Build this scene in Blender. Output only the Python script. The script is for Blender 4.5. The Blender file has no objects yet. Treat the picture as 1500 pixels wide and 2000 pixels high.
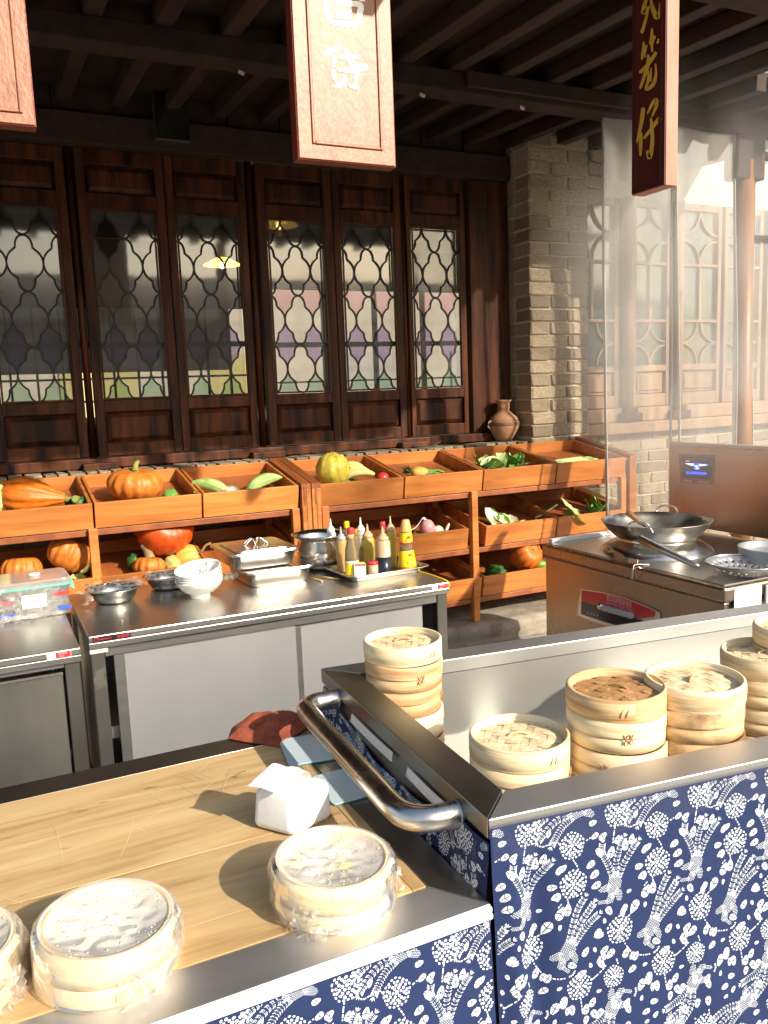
import bpy, bmesh, math, random
from mathutils import Vector, Matrix, noise
R = math.radians
rnd = random.Random(11)
D = bpy.data
SC = bpy.context.scene
COL = SC.collection

# ------------------------------------------------------------------ camera
CAM_H, FPX = 1.6, 1620.0
YAW, PITCH, ROLL = R(25.6), R(-8.2), R(2.2)
FW = Vector((math.sin(YAW)*math.cos(PITCH), math.cos(YAW)*math.cos(PITCH), math.sin(PITCH)))
RT0 = Vector((math.cos(YAW), -math.sin(YAW), 0)); UP0 = RT0.cross(FW)
RT = RT0*math.cos(ROLL) - UP0*math.sin(ROLL)
UP = UP0*math.cos(ROLL) + RT0*math.sin(ROLL)
cam = D.cameras.new('camera'); camo = D.objects.new('camera', cam); COL.objects.link(camo)
cam.sensor_fit = 'VERTICAL'; cam.sensor_height = 36; cam.lens = FPX/2000*36
cam.clip_start = .05; cam.clip_end = 500
M = Matrix((RT, UP, -FW)).transposed().to_4x4(); M.translation = (0, 0, CAM_H)
camo.matrix_world = M
SC.camera = camo

# ------------------------------------------------------------------ sky, sun, exposure
SUN_AZ, SUN_EL = R(155), R(28.5)
w = D.worlds.new('World'); SC.world = w; w.use_nodes = True
nt = w.node_tree; bg = nt.nodes['Background']
sky = nt.nodes.new('ShaderNodeTexSky'); sky.sky_type = 'NISHITA'; sky.sun_disc = False
sky.sun_elevation = SUN_EL; sky.sun_rotation = SUN_AZ
sky.air_density = 1.3; sky.dust_density = 2.5
nt.links.new(sky.outputs[0], bg.inputs[0]); bg.inputs[1].default_value = .125
S = Vector((math.sin(SUN_AZ)*math.cos(SUN_EL), math.cos(SUN_AZ)*math.cos(SUN_EL), math.sin(SUN_EL)))
sl = D.lights.new('sun', 'SUN'); sl.energy = 4.3; sl.angle = R(.9); sl.color = (1, .89, .74)
so = D.objects.new('sun', sl); COL.objects.link(so); so.rotation_euler = S.to_track_quat('Z', 'Y').to_euler()
so.location = S*30
SC.view_settings.view_transform = 'Standard'; SC.view_settings.look = 'None'
SC.view_settings.gamma = 1; SC.view_settings.exposure = .8
SC.render.engine = 'CYCLES'
SC.render.resolution_x = 768; SC.render.resolution_y = 1024
SC.cycles.max_bounces = 8; SC.cycles.transparent_max_bounces = 24

# ------------------------------------------------------------------ pixel of the photo -> point on a plane
def ray(x, y): return FW + RT*((x-750)/FPX) - UP*((y-1000)/FPX)
C0 = Vector((0, 0, CAM_H))
def pz(x, y, z): d = ray(x, y); return C0 + d*((z-CAM_H)/d.z)
def py(x, y, Y): d = ray(x, y); return C0 + d*(Y/d.y)
def pxx(x, y, X): d = ray(x, y); return C0 + d*(X/d.x)
def pdep(x, y, wpx, dia): return C0 + ray(x, y)*(dia*FPX/wpx)

# ------------------------------------------------------------------ materials
MATS = {}
def mat(name, c1, c2=None, rough=.5, metal=0., scale=(6, 6, 6), bump=0., bscale=None, ovar=0., detail=5., rvar=0.,
        lo=.35, hi=.65, coat=0., sub=0., spec=.5, dist=0., c3=None, emit=None, trans=0.):
    m = D.materials.new(name); m.use_nodes = True; MATS[name] = m
    n = m.node_tree.nodes; L = m.node_tree.links; p = n['Principled BSDF']
    p.inputs['Roughness'].default_value = rough; p.inputs['Metallic'].default_value = metal
    p.inputs['Specular IOR Level'].default_value = spec
    p.inputs['Coat Weight'].default_value = coat; p.inputs['Coat Roughness'].default_value = .15
    if trans: p.inputs['Transmission Weight'].default_value = trans
    if sub:
        p.inputs['Subsurface Weight'].default_value = sub; p.inputs['Subsurface Radius'].default_value = (.02, .012, .006)
        p.inputs['Subsurface Scale'].default_value = .5
    p.inputs['Base Color'].default_value = (*c1, 1)
    if emit: p.inputs['Emission Color'].default_value = (*c1, 1); p.inputs['Emission Strength'].default_value = emit
    tc = n.new('ShaderNodeTexCoord'); oi = n.new('ShaderNodeObjectInfo')
    ma = n.new('ShaderNodeVectorMath'); ma.operation = 'MULTIPLY_ADD'
    L.new(oi.outputs['Random'], ma.inputs[0]); ma.inputs[1].default_value = (17, 31, 23); L.new(tc.outputs['Object'], ma.inputs[2])
    mp = n.new('ShaderNodeMapping'); mp.inputs['Scale'].default_value = scale; L.new(ma.outputs[0], mp.inputs[0])
    nz = n.new('ShaderNodeTexNoise'); nz.inputs['Scale'].default_value = 1; nz.inputs['Detail'].default_value = detail
    nz.inputs['Roughness'].default_value = .6; nz.inputs['Distortion'].default_value = dist
    L.new(mp.outputs[0], nz.inputs['Vector'])
    last = None
    if c2 is not None:
        cr = n.new('ShaderNodeValToRGB'); e = cr.color_ramp.elements
        e[0].position = lo; e[0].color = (*c1, 1); e[1].position = hi; e[1].color = (*c2, 1)
        if c3: q = e.new((lo+hi)/2); q.color = (*c3, 1)
        L.new(nz.outputs['Fac'], cr.inputs[0]); last = cr.outputs[0]
    if ovar:
        hs = n.new('ShaderNodeHueSaturation'); mr = n.new('ShaderNodeMapRange')
        mr.inputs[3].default_value = 1-ovar; mr.inputs[4].default_value = 1+ovar
        L.new(oi.outputs['Random'], mr.inputs[0]); L.new(mr.outputs[0], hs.inputs['Value'])
        if last: L.new(last, hs.inputs['Color'])
        else: hs.inputs['Color'].default_value = (*c1, 1)
        last = hs.outputs[0]
    if last:
        L.new(last, p.inputs['Base Color'])
        if emit: L.new(last, p.inputs['Emission Color'])
    if rvar:
        mr = n.new('ShaderNodeMapRange'); mr.inputs[1].default_value = .3; mr.inputs[2].default_value = .7
        mr.inputs[3].default_value = rough-rvar; mr.inputs[4].default_value = rough+rvar
        L.new(nz.outputs['Fac'], mr.inputs[0]); L.new(mr.outputs[0], p.inputs['Roughness'])
    if bump:
        b = n.new('ShaderNodeBump'); b.inputs['Strength'].default_value = bump; b.inputs['Distance'].default_value = .01
        src = nz
        if bscale:
            mp2 = n.new('ShaderNodeMapping'); mp2.inputs['Scale'].default_value = bscale; L.new(ma.outputs[0], mp2.inputs[0])
            src = n.new('ShaderNodeTexNoise'); src.inputs['Scale'].default_value = 1; src.inputs['Detail'].default_value = 4
            L.new(mp2.outputs[0], src.inputs['Vector'])
        L.new(src.outputs['Fac'], b.inputs['Height']); L.new(b.outputs[0], p.inputs['Normal'])
    return m

def film(name, tint, gloss, rough, milk=0., bump=0., bscale=20., fres=1.5, milkcol=(.9, .9, .88), mnoise=None, zgrad=None):
    """thin clear sheet: see-through + reflection + a little milkiness"""
    m = D.materials.new(name); m.use_nodes = True; MATS[name] = m
    n = m.node_tree.nodes; L = m.node_tree.links; n.remove(n['Principled BSDF']); out = n['Material Output']
    t = n.new('ShaderNodeBsdfTransparent'); t.inputs[0].default_value = (*tint, 1)
    g = n.new('ShaderNodeBsdfGlossy'); g.inputs['Roughness'].default_value = rough; g.inputs[0].default_value = (1, 1, 1, 1)
    f = n.new('ShaderNodeFresnel'); f.inputs[0].default_value = fres
    ad = n.new('ShaderNodeMath'); ad.operation = 'ADD'; ad.use_clamp = True; ad.inputs[1].default_value = gloss
    L.new(f.outputs[0], ad.inputs[0])
    tc = n.new('ShaderNodeTexCoord')
    if bump:
        nz = n.new('ShaderNodeTexNoise'); nz.inputs['Scale'].default_value = bscale; nz.inputs['Detail'].default_value = 4
        L.new(tc.outputs['Object'], nz.inputs['Vector'])
        b = n.new('ShaderNodeBump'); b.inputs['Strength'].default_value = bump; b.inputs['Distance'].default_value = .01
        L.new(nz.outputs['Fac'], b.inputs['Height'])
        L.new(b.outputs[0], g.inputs['Normal'])
    mix = n.new('ShaderNodeMixShader'); L.new(ad.outputs[0], mix.inputs[0]); L.new(t.outputs[0], mix.inputs[1]); L.new(g.outputs[0], mix.inputs[2])
    last = mix
    if milk:
        df = n.new('ShaderNodeBsdfDiffuse'); df.inputs[0].default_value = (*milkcol, 1)
        tr = n.new('ShaderNodeBsdfTranslucent'); tr.inputs[0].default_value = (*milkcol, 1)
        a = n.new('ShaderNodeMixShader'); a.inputs[0].default_value = .5; L.new(df.outputs[0], a.inputs[1]); L.new(tr.outputs[0], a.inputs[2])
        x = n.new('ShaderNodeMixShader'); x.inputs[0].default_value = milk
        if mnoise:
            mp = n.new('ShaderNodeMapping'); mp.inputs['Scale'].default_value = mnoise; L.new(tc.outputs['Object'], mp.inputs[0])
            z = n.new('ShaderNodeTexNoise'); z.inputs['Scale'].default_value = 1; z.inputs['Detail'].default_value = 5; L.new(mp.outputs[0], z.inputs['Vector'])
            mr = n.new('ShaderNodeMapRange'); mr.inputs[1].default_value = .38; mr.inputs[2].default_value = .66
            mr.inputs[3].default_value = milk*(.25 if milk < .7 else .62); mr.inputs[4].default_value = min(1, milk*1.7)
            L.new(z.outputs['Fac'], mr.inputs[0]); L.new(mr.outputs[0], x.inputs[0])
            if zgrad:      # sky reflection painted in as extra milkiness towards the top of the sheet
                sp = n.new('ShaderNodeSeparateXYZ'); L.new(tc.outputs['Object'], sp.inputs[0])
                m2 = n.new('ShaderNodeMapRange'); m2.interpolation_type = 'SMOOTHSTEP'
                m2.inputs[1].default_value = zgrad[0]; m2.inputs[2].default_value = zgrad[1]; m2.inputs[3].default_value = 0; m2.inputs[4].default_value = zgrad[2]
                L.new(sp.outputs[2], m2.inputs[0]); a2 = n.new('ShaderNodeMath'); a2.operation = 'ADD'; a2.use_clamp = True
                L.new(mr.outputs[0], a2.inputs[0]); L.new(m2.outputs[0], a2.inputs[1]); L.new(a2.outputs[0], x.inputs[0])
        L.new(mix.outputs[0], x.inputs[1]); L.new(a.outputs[0], x.inputs[2]); last = x
    L.new(last.outputs[0], out.inputs[0])
    return m

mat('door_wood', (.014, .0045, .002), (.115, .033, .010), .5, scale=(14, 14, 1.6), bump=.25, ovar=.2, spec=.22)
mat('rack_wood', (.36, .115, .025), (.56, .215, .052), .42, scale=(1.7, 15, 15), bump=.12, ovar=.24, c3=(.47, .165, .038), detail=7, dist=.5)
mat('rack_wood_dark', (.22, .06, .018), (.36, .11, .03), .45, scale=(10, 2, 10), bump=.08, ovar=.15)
mat('table_wood', (.25, .15, .062), (.54, .385, .195), .6, scale=(1.7, 15, 15), bump=.08, ovar=.12, detail=10, c3=(.44, .295, .135), lo=.26, hi=.66, dist=1.4)
mat('scratch', (.66, .50, .27), None, .6)
mat('stain', (.30, .19, .08), (.42, .28, .12), .6, scale=(40, 40, 40))
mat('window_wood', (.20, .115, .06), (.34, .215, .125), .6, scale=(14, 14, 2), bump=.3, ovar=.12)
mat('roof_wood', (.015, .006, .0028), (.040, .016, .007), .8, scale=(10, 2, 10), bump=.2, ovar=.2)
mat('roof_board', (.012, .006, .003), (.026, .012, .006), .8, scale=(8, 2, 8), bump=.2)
mat('post_wood', (.15, .062, .018), (.27, .125, .04), .45, scale=(14, 14, 2), bump=.15)
mat('brick', (.20, .15, .10), (.45, .37, .265), .9, scale=(16, 16, 16), bump=.7, bscale=(60, 60, 60), ovar=.28, detail=8)
mat('mortar', (.42, .35, .25), (.60, .52, .39), .95, scale=(30, 30, 30), bump=.6)
mat('plaster', (.44, .43, .42), (.54, .53, .51), .9, scale=(4, 4, 4), bump=.15)
mat('stone', (.20, .17, .13), (.34, .30, .24), .85, scale=(9, 9, 9), bump=.5, bscale=(40, 40, 40))
mat('paving', (.24, .22, .19), (.36, .33, .29), .85, scale=(3, 3, 3), bump=.3, bscale=(30, 30, 30))
mat('black_gap', (.006, .005, .004), None, .9)
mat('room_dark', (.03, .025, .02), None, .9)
mat('steel', (.60, .585, .55), (.62, .605, .57), .33, 1., scale=(2, 5, 5), rvar=.03)
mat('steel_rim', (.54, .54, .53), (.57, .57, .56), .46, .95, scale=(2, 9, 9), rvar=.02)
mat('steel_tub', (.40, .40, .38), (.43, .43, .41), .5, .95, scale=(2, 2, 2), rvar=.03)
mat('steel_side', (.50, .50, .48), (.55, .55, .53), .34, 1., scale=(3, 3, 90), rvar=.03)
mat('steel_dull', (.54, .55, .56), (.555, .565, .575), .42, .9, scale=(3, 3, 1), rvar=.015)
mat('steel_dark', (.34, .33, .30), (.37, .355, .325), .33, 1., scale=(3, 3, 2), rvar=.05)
mat('door_steel', (.30, .31, .28), (.42, .42, .38), .3, .95, scale=(3, 3, 1.2), rvar=.05)
mat('steel_polish', (.70, .68, .64), (.76, .74, .70), .22, 1., scale=(6, 6, 6), rvar=.04)
mat('tube_steel', (.56, .52, .47), (.68, .64, .58), .27, 1., scale=(20, 6, 20), rvar=.08)
mat('wok_iron', (.22, .20, .17), (.44, .42, .38), .38, 1., scale=(9, 9, 9), rvar=.12)
mat('stove_steel', (.42, .34, .27), (.45, .37, .30), .28, 1., scale=(3, 3, 1.5), rvar=.04)
mat('rag', (.22, .045, .02), (.31, .075, .035), .95, scale=(60, 60, 60), bump=.4)
mat('cloth', (.005, .0175, .077), (.0065, .022, .096), .85, scale=(300, 300, 300), bump=.15)
mat('print', (.66, .72, .80), None, .85)
mat('white_plastic', (.78, .78, .76), None, .4)
mat('white_trim', (.82, .82, .80), None, .35)
mat('blue_plate', (.46, .58, .64), (.52, .63, .68), .3, scale=(5, 5, 5))
mat('plate_edge', (.06, .22, .22), None, .3)
mat('tissue', (.84, .84, .83), None, .8, scale=(30, 30, 30), bump=.08)
mat('bamboo', (.60, .42, .21), (.84, .70, .46), .5, scale=(5, 5, 60), bump=.07, ovar=.1, c3=(.78, .63, .39))
mat('bamboo_old', (.40, .22, .09), (.74, .54, .30), .6, scale=(5, 5, 50), bump=.1, ovar=.14, c3=(.58, .36, .17))
mat('bamboo_scorch', (.20, .10, .04), (.68, .47, .24), .6, scale=(9, 9, 14), bump=.1, lo=.38, hi=.56)
mat('strip', (.62, .46, .25), (.82, .68, .45), .5, scale=(30, 4, 4), bump=.05, ovar=.16)
mat('strip_brown', (.34, .17, .06), (.48, .27, .11), .55, scale=(30, 4, 4), bump=.05, ovar=.2)
mat('cane', (.34, .18, .06), (.5, .3, .12), .6, scale=(40, 40, 40))
mat('white_bowl', (.80, .79, .74), None, .28)
mat('ink', (.03, .035, .05), None, .6)
mat('sign_red', (.13, .018, .010), (.19, .035, .018), .4, scale=(10, 10, 2), bump=.2, bscale=(120, 40, 60), coat=.15)
mat('sign_face', (.20, .065, .026), (.33, .12, .052), .5, scale=(30, 30, 8), bump=.3, bscale=(90, 90, 45), coat=.28)
MATS['sign_face'].node_tree.nodes['Principled BSDF'].inputs['Coat Roughness'].default_value = .38
MATS['sign_face'].node_tree.nodes['Principled BSDF'].inputs['Coat IOR'].default_value = 1.6
mat('sign_dark', (.06, .010, .007), (.10, .02, .012), .35, scale=(10, 10, 2), coat=.2)
mat('sign_side', (.40, .14, .09), (.50, .20, .13), .55, scale=(10, 10, 4), bump=.2)
mat('white_paint', (.92, .91, .88), None, .6)
mat('gold_paint', (.62, .33, .045), (.72, .42, .07), .4, scale=(30, 30, 30))
mat('came', (.012, .011, .010), None, .5)
mat('pumpkin', (.50, .105, .004), (.62, .165, .010), .48, scale=(22, 22, 22), bump=.15)
mat('pumpkin_pale', (.46, .115, .010), (.62, .215, .032), .5, scale=(26, 26, 26), bump=.15)
mat('pumpkin_red', (.52, .045, .006), (.64, .115, .010), .42, scale=(20, 20, 20), bump=.12)
mat('gourd_mix', (.72, .10, .05), (.88, .55, .10), .4, scale=(14, 14, 3))
mat('stem_green', (.16, .19, .03), (.26, .28, .06), .7, scale=(30, 30, 30))
mat('stem_brown', (.20, .13, .05), (.30, .22, .09), .8, scale=(30, 30, 30))
mat('green_dark', (.015, .07, .012), (.04, .13, .02), .5, scale=(18, 18, 18), bump=.4)
mat('green_mid', (.08, .24, .025), (.18, .38, .07), .5, scale=(14, 14, 14), bump=.2)
mat('green_pale', (.30, .46, .12), (.58, .66, .32), .55, scale=(12, 12, 12), bump=.3)
mat('husk', (.16, .34, .06), (.52, .62, .24), .6, scale=(3, 70, 70), bump=.3)
mat('leaf_dry', (.34, .34, .10), (.50, .46, .18), .7, scale=(12, 12, 12), bump=.3)
mat('cabbage', (.52, .40, .03), (.74, .60, .10), .5, scale=(16, 16, 16), bump=.6)
mat('banana', (.72, .62, .16), (.80, .72, .30), .5, scale=(12, 12, 12))
mat('apple', (.50, .02, .03), (.66, .08, .06), .25, scale=(12, 12, 4))
mat('pineapple', (.62, .34, .06), (.78, .52, .12), .6, scale=(60, 60, 60))
mat('cream_veg', (.72, .62, .42), (.82, .74, .56), .6, scale=(30, 30, 30), bump=.3)
mat('pink_veg', (.72, .25, .27), (.80, .36, .36), .4, scale=(10, 10, 10))
mat('clay', (.30, .15, .075), (.44, .24, .13), .75, scale=(14, 14, 14), bump=.2)
mat('clay_line', (.10, .045, .025), None, .8)
mat('red_label', (.62, .035, .035), None, .35, coat=.3)
mat('red_cap', (.68, .04, .05), None, .35)
mat('yellow', (.88, .62, .01), None, .35)
mat('orange_cap', (.85, .42, .12), None, .4)
mat('brown_cap', (.34, .15, .04), None, .4)
mat('black_plastic', (.012, .012, .013), None, .35)
mat('grey_plastic', (.40, .39, .40), None, .4)
mat('sauce_dark', (.012, .018, .03), None, .2)
mat('label_white', (.80, .78, .76), None, .5)
mat('label_pink', (.75, .50, .50), None, .5)
mat('mint', (.10, .62, .42), None, .35)
mat('blue_label', (.03, .08, .42), None, .4)
mat('flour', (.78, .74, .64), (.84, .81, .74), .9, scale=(25, 25, 25), bump=.4)
mat('sq_milk', (.66, .64, .58), None, .35, trans=.35)
mat('sq_amber', (.56, .36, .12), None, .35, trans=.3)
mat('sq_yellow', (.62, .50, .10), None, .3, trans=.35)
mat('sq_pale', (.66, .50, .30), None, .35, trans=.3)
mat('bottle_glass', (.52, .44, .28), None, .08, trans=.75)
mat('silver_edge', (.7, .7, .7), None, .25, 1.)
mat('screen_black', (.01, .01, .014), None, .15, coat=.5)
mat('screen_blue', (.02, .06, 1.), None, .4, emit=2.2)
mat('screen_white', (.55, .7, 1.), None, .4, emit=1.6)
mat('screen_red', (1., .05, .05), None, .4, emit=1.2)
mat('lamp_glow', (1., .72, .18), None, .5, emit=3.)
mat('bulb', (1., .86, .5), None, .5, emit=30.)
mat('droplet', (.42, .41, .39), None, .15, spec=.8)
mat('red_surround', (.30, .05, .03), None, .3)
mat('paper', (.70, .71, .78), None, .7)
mat('facade_plaster', (.50, .46, .40), (.62, .58, .50), .9, scale=(2, 2, 2))
mat('facade_yellow', (.52, .46, .20), None, .8)
mat('tile_roof', (.06, .055, .05), (.1, .09, .08), .9, scale=(8, 8, 8))
film('glass_clear', (.36, .36, .34), .09, .04, milk=.14, bump=.02, bscale=6)
film('glass_pink', (.34, .235, .255), .08, .12, milk=.16, milkcol=(.62, .46, .50))
film('glass_purple', (.20, .165, .27), .08, .10, milk=.16, milkcol=(.46, .40, .58))
film('glass_green', (.20, .27, .22), .05, .10, milk=.12, milkcol=(.26, .38, .30))
film('glass_smoke', (.34, .32, .25), .08, .06, milk=.06, milkcol=(.22, .24, .22))
film('window_glass', (.30, .38, .36), .12, .08, milk=.35, milkcol=(.26, .33, .31))
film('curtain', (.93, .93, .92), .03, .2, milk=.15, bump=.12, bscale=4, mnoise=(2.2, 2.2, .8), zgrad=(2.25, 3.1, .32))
film('wrap', (.98, .98, .97), .01, .25, milk=.16, bump=.3, bscale=55, mnoise=(60, 60, 11), fres=1.2)
film('wrap_white', (.97, .97, .97), .0, .22, milk=.8, bump=.12, bscale=30, mnoise=(14, 14, 14), fres=1.14)
film('wrap_thin', (.97, .97, .97), .0, .22, milk=.71, bump=.12, bscale=30, mnoise=(16, 16, 16), fres=1.14)
film('wrap_fold', (.97, .97, .97), .03, .18, milk=.16, bump=.3, bscale=40, mnoise=(50, 50, 50), fres=1.2)
film('tub_plastic', (.90, .92, .90), .05, .12, milk=.28, bump=.1, bscale=8)
film('tape', (.97, .97, .98), .0, .15, milk=.02, bump=.25, bscale=9, fres=1.16)

# ------------------------------------------------------------------ mesh helpers
class B:
    def __init__(s): s.v = []; s.f = []; s.m = []
    def add(s, vs, fs, sm=False):
        o = len(s.v); s.v += [tuple(v) for v in vs]
        for f in fs: s.f.append(tuple(i+o for i in f)); s.m.append(sm)
        return s
    def box(s, a, b, T=None):
        (x0, y0, z0), (x1, y1, z1) = a, b
        vs = [Vector(p) for p in ((x0,y0,z0),(x1,y0,z0),(x1,y1,z0),(x0,y1,z0),(x0,y0,z1),(x1,y0,z1),(x1,y1,z1),(x0,y1,z1))]
        if T: vs = [T @ v for v in vs]
        return s.add(vs, [(0,3,2,1),(4,5,6,7),(0,1,5,4),(1,2,6,5),(2,3,7,6),(3,0,4,7)])
    def hexa(s, bot, top):
        return s.add(list(bot)+list(top), [(0,3,2,1),(4,5,6,7),(0,1,5,4),(1,2,6,5),(2,3,7,6),(3,0,4,7)])
    def lathe(s, prof, seg=28, c=(0,0,0), T=None, sm=True, fn=None):
        vs = []; n = len(prof)
        for i in range(seg):
            a = 2*math.pi*i/seg
            for r, z in prof:
                if fn: r, z = fn(r, z, a)
                v = Vector((r*math.cos(a), r*math.sin(a), z))
                if T: v = T @ v
                vs.append(v + Vector(c))
        fs = []
        for i in range(seg):
            j = (i+1) % seg
            for k in range(n-1): fs.append((i*n+k, j*n+k, j*n+k+1, i*n+k+1))
        return s.add(vs, fs, sm)
    def tube(s, pts, r, seg=8, closed=False, cap=True, sm=True, flat=1.):
        pts = [Vector(p) for p in pts]; n = len(pts); vs = []
        up = Vector((0, 0, 1))
        for i, p in enumerate(pts):
            if closed: t = pts[(i+1) % n]-pts[i-1]
            else: t = pts[min(i+1, n-1)]-pts[max(i-1, 0)]
            t = t.normalized() if t.length > 1e-9 else Vector((0, 1, 0))
            a = t.cross(up)
            if a.length < .05: a = t.cross(Vector((1, 0, 0)))
            a.normalize(); b = a.cross(t)
            rr = r[i] if isinstance(r, (list, tuple)) else r
            for k in range(seg):
                q = 2*math.pi*(k+.5)/seg
                vs.append(p + a*math.cos(q)*rr + b*math.sin(q)*rr*flat)
        fs = []
        m = n if closed else n-1
        for i in range(m):
            j = (i+1) % n
            for k in range(seg):
                l = (k+1) % seg; fs.append((i*seg+k, i*seg+l, j*seg+l, j*seg+k))
        s.add(vs, fs, sm)
        if cap and not closed:
            o = len(s.v)-len(vs)
            s.f.append(tuple(o+k for k in range(seg))[::-1]); s.m.append(False)
            s.f.append(tuple(o+(n-1)*seg+k for k in range(seg))); s.m.append(False)
        return s
    def grid(s, fn, nu, nv, sm=True):
        vs = [fn(i/nu, j/nv) for j in range(nv+1) for i in range(nu+1)]
        fs = [(j*(nu+1)+i, j*(nu+1)+i+1, (j+1)*(nu+1)+i+1, (j+1)*(nu+1)+i) for j in range(nv) for i in range(nu)]
        return s.add(vs, fs, sm)
    def prism(s, poly, d):      # polygon of 3D points extruded by vector d
        n = len(poly); d = Vector(d); vs = [Vector(p) for p in poly] + [Vector(p)+d for p in poly]
        fs = [tuple(range(n))[::-1], tuple(range(n, 2*n))] + [(i, (i+1) % n, (i+1) % n+n, i+n) for i in range(n)]
        return s.add(vs, fs)
    def sphere(s, c, rx, ry, rz, nu=16, nv=10, fn=None):
        def g(u, v):
            a = 2*math.pi*u; b = math.pi*(v-.5); k = fn(a, b) if fn else 1
            return Vector((c[0]+rx*k*math.cos(b)*math.cos(a), c[1]+ry*k*math.cos(b)*math.sin(a), c[2]+rz*k*math.sin(b)))
        return s.grid(g, nu, nv)
    def mesh(s, name):
        me = D.meshes.new(name); me.from_pydata(s.v, [], s.f); me.polygons.foreach_set('use_smooth', s.m); me.update(); return me

def tag(o, label, cat, group=None):
    o['label'] = label; o['category'] = cat
    if group: o['group'] = group
    return o
def obj(name, b, m, parent=None, loc=None, rot=None, bevel=0., scale=None, seg=2):
    me = b.mesh(name) if isinstance(b, B) else b
    if m and not me.materials: me.materials.append(MATS[m])
    o = D.objects.new(name, me); COL.objects.link(o); o.parent = parent
    if loc is not None: o.location = loc
    if rot is not None: o.rotation_euler = rot
    if scale is not None: o.scale = scale
    if bevel:
        bv = o.modifiers.new('b', 'BEVEL'); bv.width = bevel; bv.segments = seg; bv.limit_method = 'ANGLE'; bv.angle_limit = R(40)
    return o
def thing(name, label, cat, loc=(0,0,0), rz=0, group=None, rot=None):
    o = D.objects.new(name, None); COL.objects.link(o); o.location = loc; o.rotation_euler = rot or (0, 0, rz)
    o.empty_display_size = .05
    return tag(o, label, cat, group)
def struct(o): o['kind'] = 'structure'; return o
def dup(root, loc, rz=0, label=None, rot=None, group=None):
    r = root.copy(); COL.objects.link(r); r.location = loc; r.rotation_euler = rot or (0, 0, rz)
    if label: r['label'] = label
    if group: r['group'] = group
    for c in list(root.children):
        k = c.copy(); COL.objects.link(k); k.parent = r
        for g in list(c.children):
            q = g.copy(); COL.objects.link(q); q.parent = k
    return r
def bx(a, b): return B().box(a, b)
def catmull(P, n=6):
    out = []; Q = [P[0]]+list(P)+[P[-1]]
    for i in range(1, len(Q)-2):
        p0, p1, p2, p3 = [Vector(q) for q in Q[i-1:i+3]]
        for k in range(n):
            t = k/n
            out.append(.5*((2*p1)+(p2-p0)*t+(2*p0-5*p1+4*p2-p3)*t*t+(3*p1-p0-3*p2+p3)*t**3))
    out.append(Vector(Q[-2])); return out
def textmesh(body, size):
    cu = D.curves.new('lettering', 'FONT'); cu.body = body; cu.size = size; cu.align_x = 'LEFT'; cu.resolution_u = 3
    o = D.objects.new('lettering', cu); COL.objects.link(o)
    dg = bpy.context.evaluated_depsgraph_get(); me = D.meshes.new_from_object(o.evaluated_get(dg))
    D.objects.remove(o); me.materials.clear(); return me
ORD = ['first', 'second', 'third', 'fourth', 'fifth', 'sixth', 'seventh', 'eighth']

# ================================================================== SETTING
def gfn(u, v): return Vector((-45+90*u, -45+90*v, 0))
struct(obj('ground', B().grid(gfn, 2, 2, False), 'paving'))
# raised stone plinth under the racks, rough front edge
def plf(u, v):
    x = -3.5+8.6*u; e = .02*noise.noise(Vector((x*5, 3, 0)))
    if v < .3: return Vector((x, 4.30+e+.03*noise.noise(Vector((x*9, v*9, 1))), .004+.12*v/.3))
    return Vector((x, 4.31+e+(v-.3)/.7*1.0, .124+.006*noise.noise(Vector((x*4, v*8, 2)))))
struct(obj('plinth', B().grid(plf, 160, 14, True), 'stone'))

# ------------------------------------------------------------------ brick helper (shared meshes)
def brick_mesh(k):
    r = random.Random(k); b = B(); bm = bmesh.new(); bmesh.ops.create_cube(bm, size=1)
    bmesh.ops.bevel(bm, geom=bm.edges[:], offset=.05, segments=1, affect='EDGES')
    for v in bm.verts: v.co += Vector((r.uniform(-.015, .015), r.uniform(-.03, .03), r.uniform(-.05, .05)))
    me = D.meshes.new('brick'); bm.to_mesh(me); bm.free(); me.materials.append(MATS['brick']); return me
BR = [brick_mesh(i) for i in range(6)]
def brick(parent, c, s):
    o = D.objects.new('brick', rnd.choice(BR)); COL.objects.link(o); o.parent = parent; o.location = c; o.scale = s
    o.rotation_euler = (0, 0, rnd.choice((0, math.pi)))
    return o

# ------------------------------------------------------------------ shop front wall: base, rowlock sill, timbers, boards above the doors
fw_ = thing('shop_wall', 'dark timber and brick shop wall that frames the leaded glass doors', 'wall', (0, 5.3, 0))
obj('wall_base', bx((-3.2, -.22, .1), (3.6, .12, 1.16)), 'mortar', fw_)
x = -.6; i = 0
while x < 3.55:
    wd = rnd.uniform(.058, .10)
    brick(fw_, (x+wd/2, -.20+rnd.uniform(-.012, .012), 1.165), (wd-.012, .22, .09)); x += wd
for k in range(3):         # courses that show between the trays
    x = -.4+.14*(k % 2)
    while x < 3.5:
        brick(fw_, (x+.14, -.20, .84+k*.088), (.265, .11, .078)); x += .28
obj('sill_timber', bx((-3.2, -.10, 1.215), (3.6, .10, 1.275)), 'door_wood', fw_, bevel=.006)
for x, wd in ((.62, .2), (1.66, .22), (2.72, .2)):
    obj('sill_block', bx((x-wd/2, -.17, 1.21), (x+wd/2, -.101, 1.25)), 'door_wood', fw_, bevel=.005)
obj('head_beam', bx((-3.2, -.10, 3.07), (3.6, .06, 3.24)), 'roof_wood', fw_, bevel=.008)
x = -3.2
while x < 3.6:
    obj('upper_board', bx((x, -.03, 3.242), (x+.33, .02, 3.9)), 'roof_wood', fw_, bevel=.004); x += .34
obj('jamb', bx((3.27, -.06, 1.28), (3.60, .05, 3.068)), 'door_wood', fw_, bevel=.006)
obj('jamb', bx((-3.2, -.06, 1.28), (.02, .05, 3.068)), 'door_wood', fw_, bevel=.006)
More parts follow.
